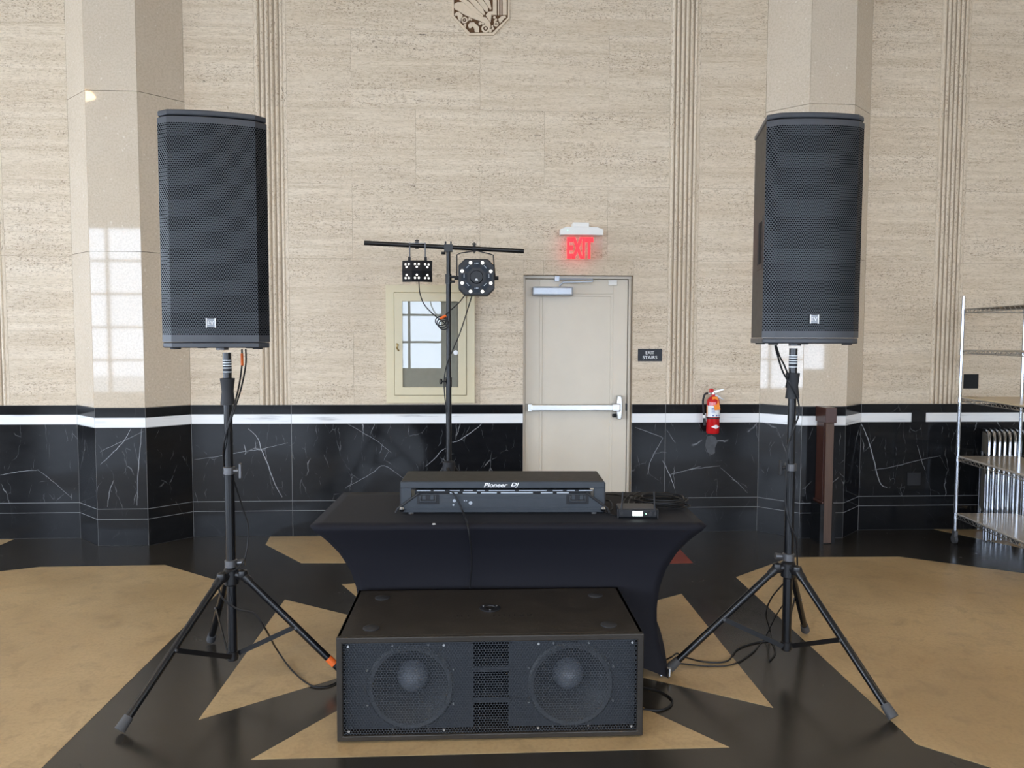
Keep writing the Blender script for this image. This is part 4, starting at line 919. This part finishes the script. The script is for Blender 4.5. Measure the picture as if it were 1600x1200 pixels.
MB().box(-0.03, 0.03, -0.024, 0.024, zb_-0.035, zb_+0.018).cyl((-0.02, 0, zb_), (-0.02, 0, zb_+0.04), 0.006).cyl((0.018, 0, zb_), (0.018, 0, zb_+0.04), 0.006).cyl((-0.02, -0.01, zb_-0.045), (-0.05, -0.015, zb_-0.045), 0.010).build('tee_clamp', 'pole2', ls)
MB().lathe([(0.021, -0.06), (0.045, -0.05), (0.045, 0.03), (0.021, 0.04)], 20, (0, 0, zh_)).build('hub', 'rubber', ls, smooth=True)
for i in range(3):
    a = RAD(25+120*i); d = Vector((math.cos(a), math.sin(a), 0))
    lg = MB().cyl(d*0.04+Vector((0, 0, zh_-0.01)), d*0.48+Vector((0, 0, 0.02)), 0.0135, n=12).build('leg', 'pole2', ls, smooth=True)
    MB().cyl(d*0.455+Vector((0, 0, 0.052)), d*0.485+Vector((0, 0, 0.012)), 0.018, n=12).build('rubber_foot', 'greyrub', lg, smooth=True)
    MB().cyl(d*0.02+Vector((0, 0, 0.16)), d*0.26+Vector((0, 0, 0.33)), 0.008, n=8).build('brace', 'pole2', ls)
# left fixture: faceted box, six heads of three LEDs
YF = YS-0.06
q = wp(652, 424, YF); 
lb = thing('par_bar_light', 'black box light with six clusters of three white LEDs hanging left on the T-bar', 'light', (q.x, YF, q.z))
w2, h2_ = 23*YF/1202, 16.5*YF/1202
px_ = [(-w2, 0.0), (-w2/3, -0.035), (w2/3, -0.035), (w2, 0.0)]
vs = []
for z, dy in ((h2_, 0.012), (0.0, -0.022), (-h2_, 0.012)):
    vs += [(x, y+dy, z) for x, y in px_]
vb = [(-w2, 0.10, h2_), (w2, 0.10, h2_), (w2, 0.10, -h2_), (-w2, 0.10, -h2_)]
fs = [(4*r+i, 4*r+i+1, 4*r+i+5, 4*r+i+4) for r in range(2) for i in range(3)] + [(0, 1, 2, 3, 13, 12), (8, 15, 14, 11, 10, 9), (0, 12, 15, 8, 4), (3, 7, 11, 14, 13), (12, 13, 14, 15)]
MB().add(vs, fs).build('housing', 'gear', lb)
for r in range(2):
    for i in range(3):
        a, b, c, d = [Vector(vs[k]) for k in (4*r+i, 4*r+i+1, 4*r+i+5, 4*r+i+4)]
        cen = (a+b+c+d)/4; ux = (b-a).normalized(); nn = (b-a).cross(a-d).normalized(); nn = nn if nn.y < 0 else -nn; uz = nn.cross(ux)
        if uz.z < 0: uz = -uz
        for (du, dv) in ((-0.0135, 0.010), (0.0135, 0.010), (0.0, -0.012)) if r == 0 else ((-0.0135, -0.011), (0.0135, -0.011), (0.0, 0.011)):
            p = cen+ux*du+uz*dv; MB().cyl(p-nn*0.001, p+nn*0.004, 0.0082, 0.007, n=12).build('led', 'led', lb)
for s in (-1, 1):
    MB().cyl((s*0.055, 0.03, h2_), (s*0.055, 0.03, 0.205), 0.005, n=8).build('yoke_arm', 'collar', lb)
    MB().cyl((s*0.055+s*0.012, 0.03, h2_+0.012), (s*0.055-s*0.006, 0.03, h2_+0.012), 0.018, n=14).build('yoke_knob', 'rubber', lb)
MB().box(-0.06, 0.06, 0.02, 0.04, 0.198, 0.203).build('yoke_top', 'collar', lb)
cl = wp(651.5, 383.5, YS)-Vector((q.x, YF, q.z))
MB().lathe([(0.0168, -0.012), (0.024, -0.012), (0.024, 0.012), (0.0168, 0.012)], 16, (0, 0, 0)).build('hook_clamp', 'rubber', lb).matrix_local = Matrix.Translation(cl) @ Matrix.Rotation(RAD(90), 4, 'Y')
MB().cyl((cl.x, cl.y, cl.z+0.015), (cl.x, cl.y, cl.z+0.045), 0.004, n=8).box(cl.x-0.016, cl.x+0.016, cl.y-0.003, cl.y+0.003, cl.z+0.028, cl.z+0.038).build('wing_bolt', 'rubber', lb)
# right fixture: octagonal effect light
q = wp(744.5, 433.5, YF)
ol = thing('effect_light', 'octagonal black effect light with ring of white LEDs hanging right on the T-bar', 'light', (q.x, YF, q.z))
oR = 28*YF/1202; k8 = oR*0.64
oc = [(-oR, -k8), (-k8, -oR), (k8, -oR), (oR, -k8), (oR, k8), (k8, oR), (-k8, oR), (-oR, k8)]
MB().prism(oc, -0.02, 0.14, 'xz').build('housing', 'gear', ol, bevel=0.006)
ins = [(x*0.93, z*0.93) for x, z in oc]; MB().prism(ins, -0.026, -0.02, 'xz').build('face_plate', 'gear', ol)
MB().cyl((0, -0.026, 0), (0, -0.05, 0), 0.048, 0.042, n=28).build('centre_lens', 'gear', ol, smooth=True)
MB().prism([(-0.012, -0.026), (0.012, -0.026), (0.006, -0.012), (-0.006, -0.012)], -0.052, -0.05, 'xz').build('lens_mark', 'whitep', ol)
for i in range(8):
    a = RAD(45*i); d = Vector((math.cos(a), 0, math.sin(a))); s_ = Vector((-d.z, 0, d.x)); c0 = d*0.088
    v = [c0+s_*x*0.024+d*z*0.020+Vector((0, y, 0)) for y in (-0.026, -0.034) for x, z in ((-1, -1), (1, -1), (1, 1), (-1, 1))]
    w_ = MB().add(v, [(3, 2, 1, 0), (4, 5, 6, 7), (0, 1, 5, 4), (1, 2, 6, 5), (2, 3, 7, 6), (3, 0, 4, 7)]).build('lens_window', 'lens', ol)
    for k in (-1, 0, 1):
        p = c0+s_*k*0.010+Vector((0, -0.035, 0.010)); MB().cyl(p, p+Vector((0, -0.002, 0)), 0.0035, n=8).build('small_led', 'gearlab', w_)
    a = RAD(22.5+45*i); p = Vector((math.cos(a)*0.110, -0.026, math.sin(a)*0.110)); MB().cyl(p, p+Vector((0, -0.006, 0)), 0.0125, 0.0105, n=14).build('led', 'led', ol)
ytop = 0.195
MB().tube([(-oR-0.012, 0.05, 0.0), (-oR-0.012, 0.05, 0.165), (-oR+0.02, 0.05, 0.178), (0, 0.05, ytop), (oR-0.03, 0.05, 0.172), (oR-0.008, 0.05, 0.165), (oR+0.006, 0.05, 0.0)], 0.0045).build('yoke', 'rubber', ol)
for s in (-1, 1): MB().cyl((s*oR, 0.05, 0), (s*(oR+0.03), 0.05, 0), 0.014, n=14).build('yoke_knob', 'rubber', ol)
cl = wp(741, 388.5, YS+0.01)-Vector((q.x, YF, q.z))
MB().lathe([(0.0168, -0.012), (0.024, -0.012), (0.024, 0.012), (0.0168, 0.012)], 16).build('hook_clamp', 'rubber', ol).matrix_local = Matrix.Translation(cl) @ Matrix.Rotation(RAD(90), 4, 'Y')
MB().cyl((cl.x, cl.y, cl.z-0.035), (cl.x, cl.y, cl.z+0.045), 0.004, n=8).box(cl.x-0.016, cl.x+0.016, cl.y-0.003, cl.y+0.003, cl.z+0.028, cl.z+0.038).build('wing_bolt', 'rubber', ol)
Yc = YS-0.03
cable('light_cable', [wp(654.5, 440, YF+0.04), wp(656, 458, YF+0.03), wp(663, 476, Yc), wp(676, 490, Yc), wp(686, 498, Yc), wp(697, 507, Yc)], 0.0042, 'black cable dropping from the left box light to the stand')
cable('light_cable', [wp(727, 460, YF+0.05), wp(718, 472, Yc), wp(706, 483, Yc), wp(696, 492, Yc)], 0.0042, 'short black cable from the octagonal light to the stand')
cable('light_cable', [wp(738, 460, YF+0.05), wp(728, 492, YF+0.04), wp(718, 522, YF+0.03), wp(706, 550, Yc), wp(698, 570, Yc), wp(694, 595, Yc), wp(695, 620, Yc), wp(698, 645, Yc)], 0.0042, 'long black cable slanting from the octagonal light down the stand')
pts = []
for i in range(3*14):
    a = 2*math.pi*i/14; k = i/14; pts.append(wp(688+9*math.cos(a)+2.5*k, 500+8*math.sin(a)+3.0*k, Yc-0.004*k))
cable('cable_bundle', pts, 0.0042, 'small black cable loops tied to the light stand pole', sm=2, cat='cable coil')
tag(MB().cyl(wp(688, 498, Yc-0.02), wp(697, 493, Yc-0.02), 0.010, n=8).build('cable_tie', 'orange', smooth=True), 'red orange tie on the cable loops of the light stand', 'tie')

# ------------------------------------------------------------------ wire shelf cart
q = gp(1493, 849, 0); YW = q.y-0.0; xw0 = wp(1500, 620, YW).x; xw1 = wp(1590, 620, YW).x; XD = xw1-xw0; DL = 1.18
sc = thing('wire_shelf_cart', 'chrome wire shelving cart on casters at the right edge', 'shelf', (xw0, YW, 0), RAD(-6))
ztp = wp(1505, 463, YW).z
posts = [(0, 0), (XD, 0), (0, -DL), (XD, -DL)]
for x, y in posts:
    MB().cyl((x, y, 0.10), (x, y, ztp), 0.0125, n=14).build('post', 'chrome', sc, smooth=True)
    cs = MB().box(x-0.014, x+0.014, y-0.022, y+0.022, 0.055, 0.105).build('caster', 'collar', sc, bevel=0.004)
    MB().cyl((x-0.012, y+0.005, 0.034), (x+0.012, y+0.005, 0.034), 0.034, n=20).build('caster_wheel', 'greyrub', cs, smooth=True)
for k, (py, deck) in enumerate(((486, None), (550, None), (624.5, 'ply'), (717, 'board'), (806, 'board'))):
    z = wp(1500, py, YW).z
    mb = MB(); c4 = [(0, 0), (XD, 0), (XD, -DL), (0, -DL)]
    for (ax, ay), (bx, by) in zip(c4, c4[1:]+c4[:1]):
        for dz_ in (0.014, -0.014): mb.cyl((ax, ay, z+dz_), (bx, by, z+dz_), 0.0035, n=6)
        n = max(6, int(math.hypot(bx-ax, by-ay)/0.03)); P = [(ax+(bx-ax)*i/n, ay+(by-ay)*i/n, z+(0.014 if i % 2 else -0.014)) for i in range(n+1)]
        mb.tube(P, 0.0026, 5)
    s_ = mb.build('shelf_frame', 'wire', sc)
    for x, y in posts: MB().cyl((x, y, z-0.022), (x, y, z+0.022), 0.0165, 0.0150, n=12).build('shelf_collar', 'chrome', s_, smooth=True)
    if deck: MB().box(0.006, XD-0.006, -DL+0.006, -0.006, z+0.016, z+0.026).build('shelf_board', deck, s_)
    else:
        dk = MB()
        for i in range(1, 30): dk.cyl((0, -DL*i/30, z+0.016), (XD, -DL*i/30, z+0.016), 0.0022, n=5)
        dk.build('deck_wires', 'wire', s_)
# ------------------------------------------------------------------ folded chairs
def make_folded(label):
    t = thing('folding_chair', label, 'chair', group='folded chairs leaning behind the wire shelf')
    Wd = 0.40; H_ = 0.872
    MB().tube([(0, 0, 0.01), (0, 0, H_-0.08), (0.012, 0, H_-0.03), (0.06, 0, H_), (Wd-0.06, 0, H_), (Wd-0.012, 0, H_-0.03), (Wd, 0, H_-0.08), (Wd, 0, 0.01)], 0.0105, 10).build('front_frame', 'chrome', t, smooth=True)
    MB().tube([(0.02, 0.014, 0.01), (0.02, 0.014, 0.54), (0.06, 0.014, 0.58), (Wd-0.06, 0.014, 0.58), (Wd-0.02, 0.014, 0.54), (Wd-0.02, 0.014, 0.01)], 0.0075, 10).build('rear_frame', 'chrome', t, smooth=True)
    MB().box(0.03, Wd-0.03, -0.010, 0.006, 0.20, 0.58).build('seat', 'beige', t, bevel=0.005)
    MB().box(0.015, Wd-0.015, -0.008, 0.008, H_-0.19, H_-0.02).build('backrest', 'beige', t, bevel=0.005)
    for z in (0.11,): MB().cyl((0.0, 0.0, z), (Wd, 0.0, z), 0.006, n=8).build('stretcher', 'chrome', t)
    return t
ords = ['leftmost', 'second', 'third', 'fourth', 'fifth', 'sixth', 'seventh', 'eighth', 'ninth']
proto = None; ang = RAD(62)
xc0 = wp(1543, 750, 5.90).x
for i in range(8):
    if proto is None: proto = o = make_folded('x')
    else: o = copy_tree(proto)
    o['label'] = ('%s folded chrome chair in the row behind the wire shelf' % ords[i]) if i == 0 else ('%s folded chrome chair from the left behind the wire shelf' % ords[i])
    o.location = (xc0+0.043*i, 5.895, 0.0); o.rotation_euler = (0, 0, ang)
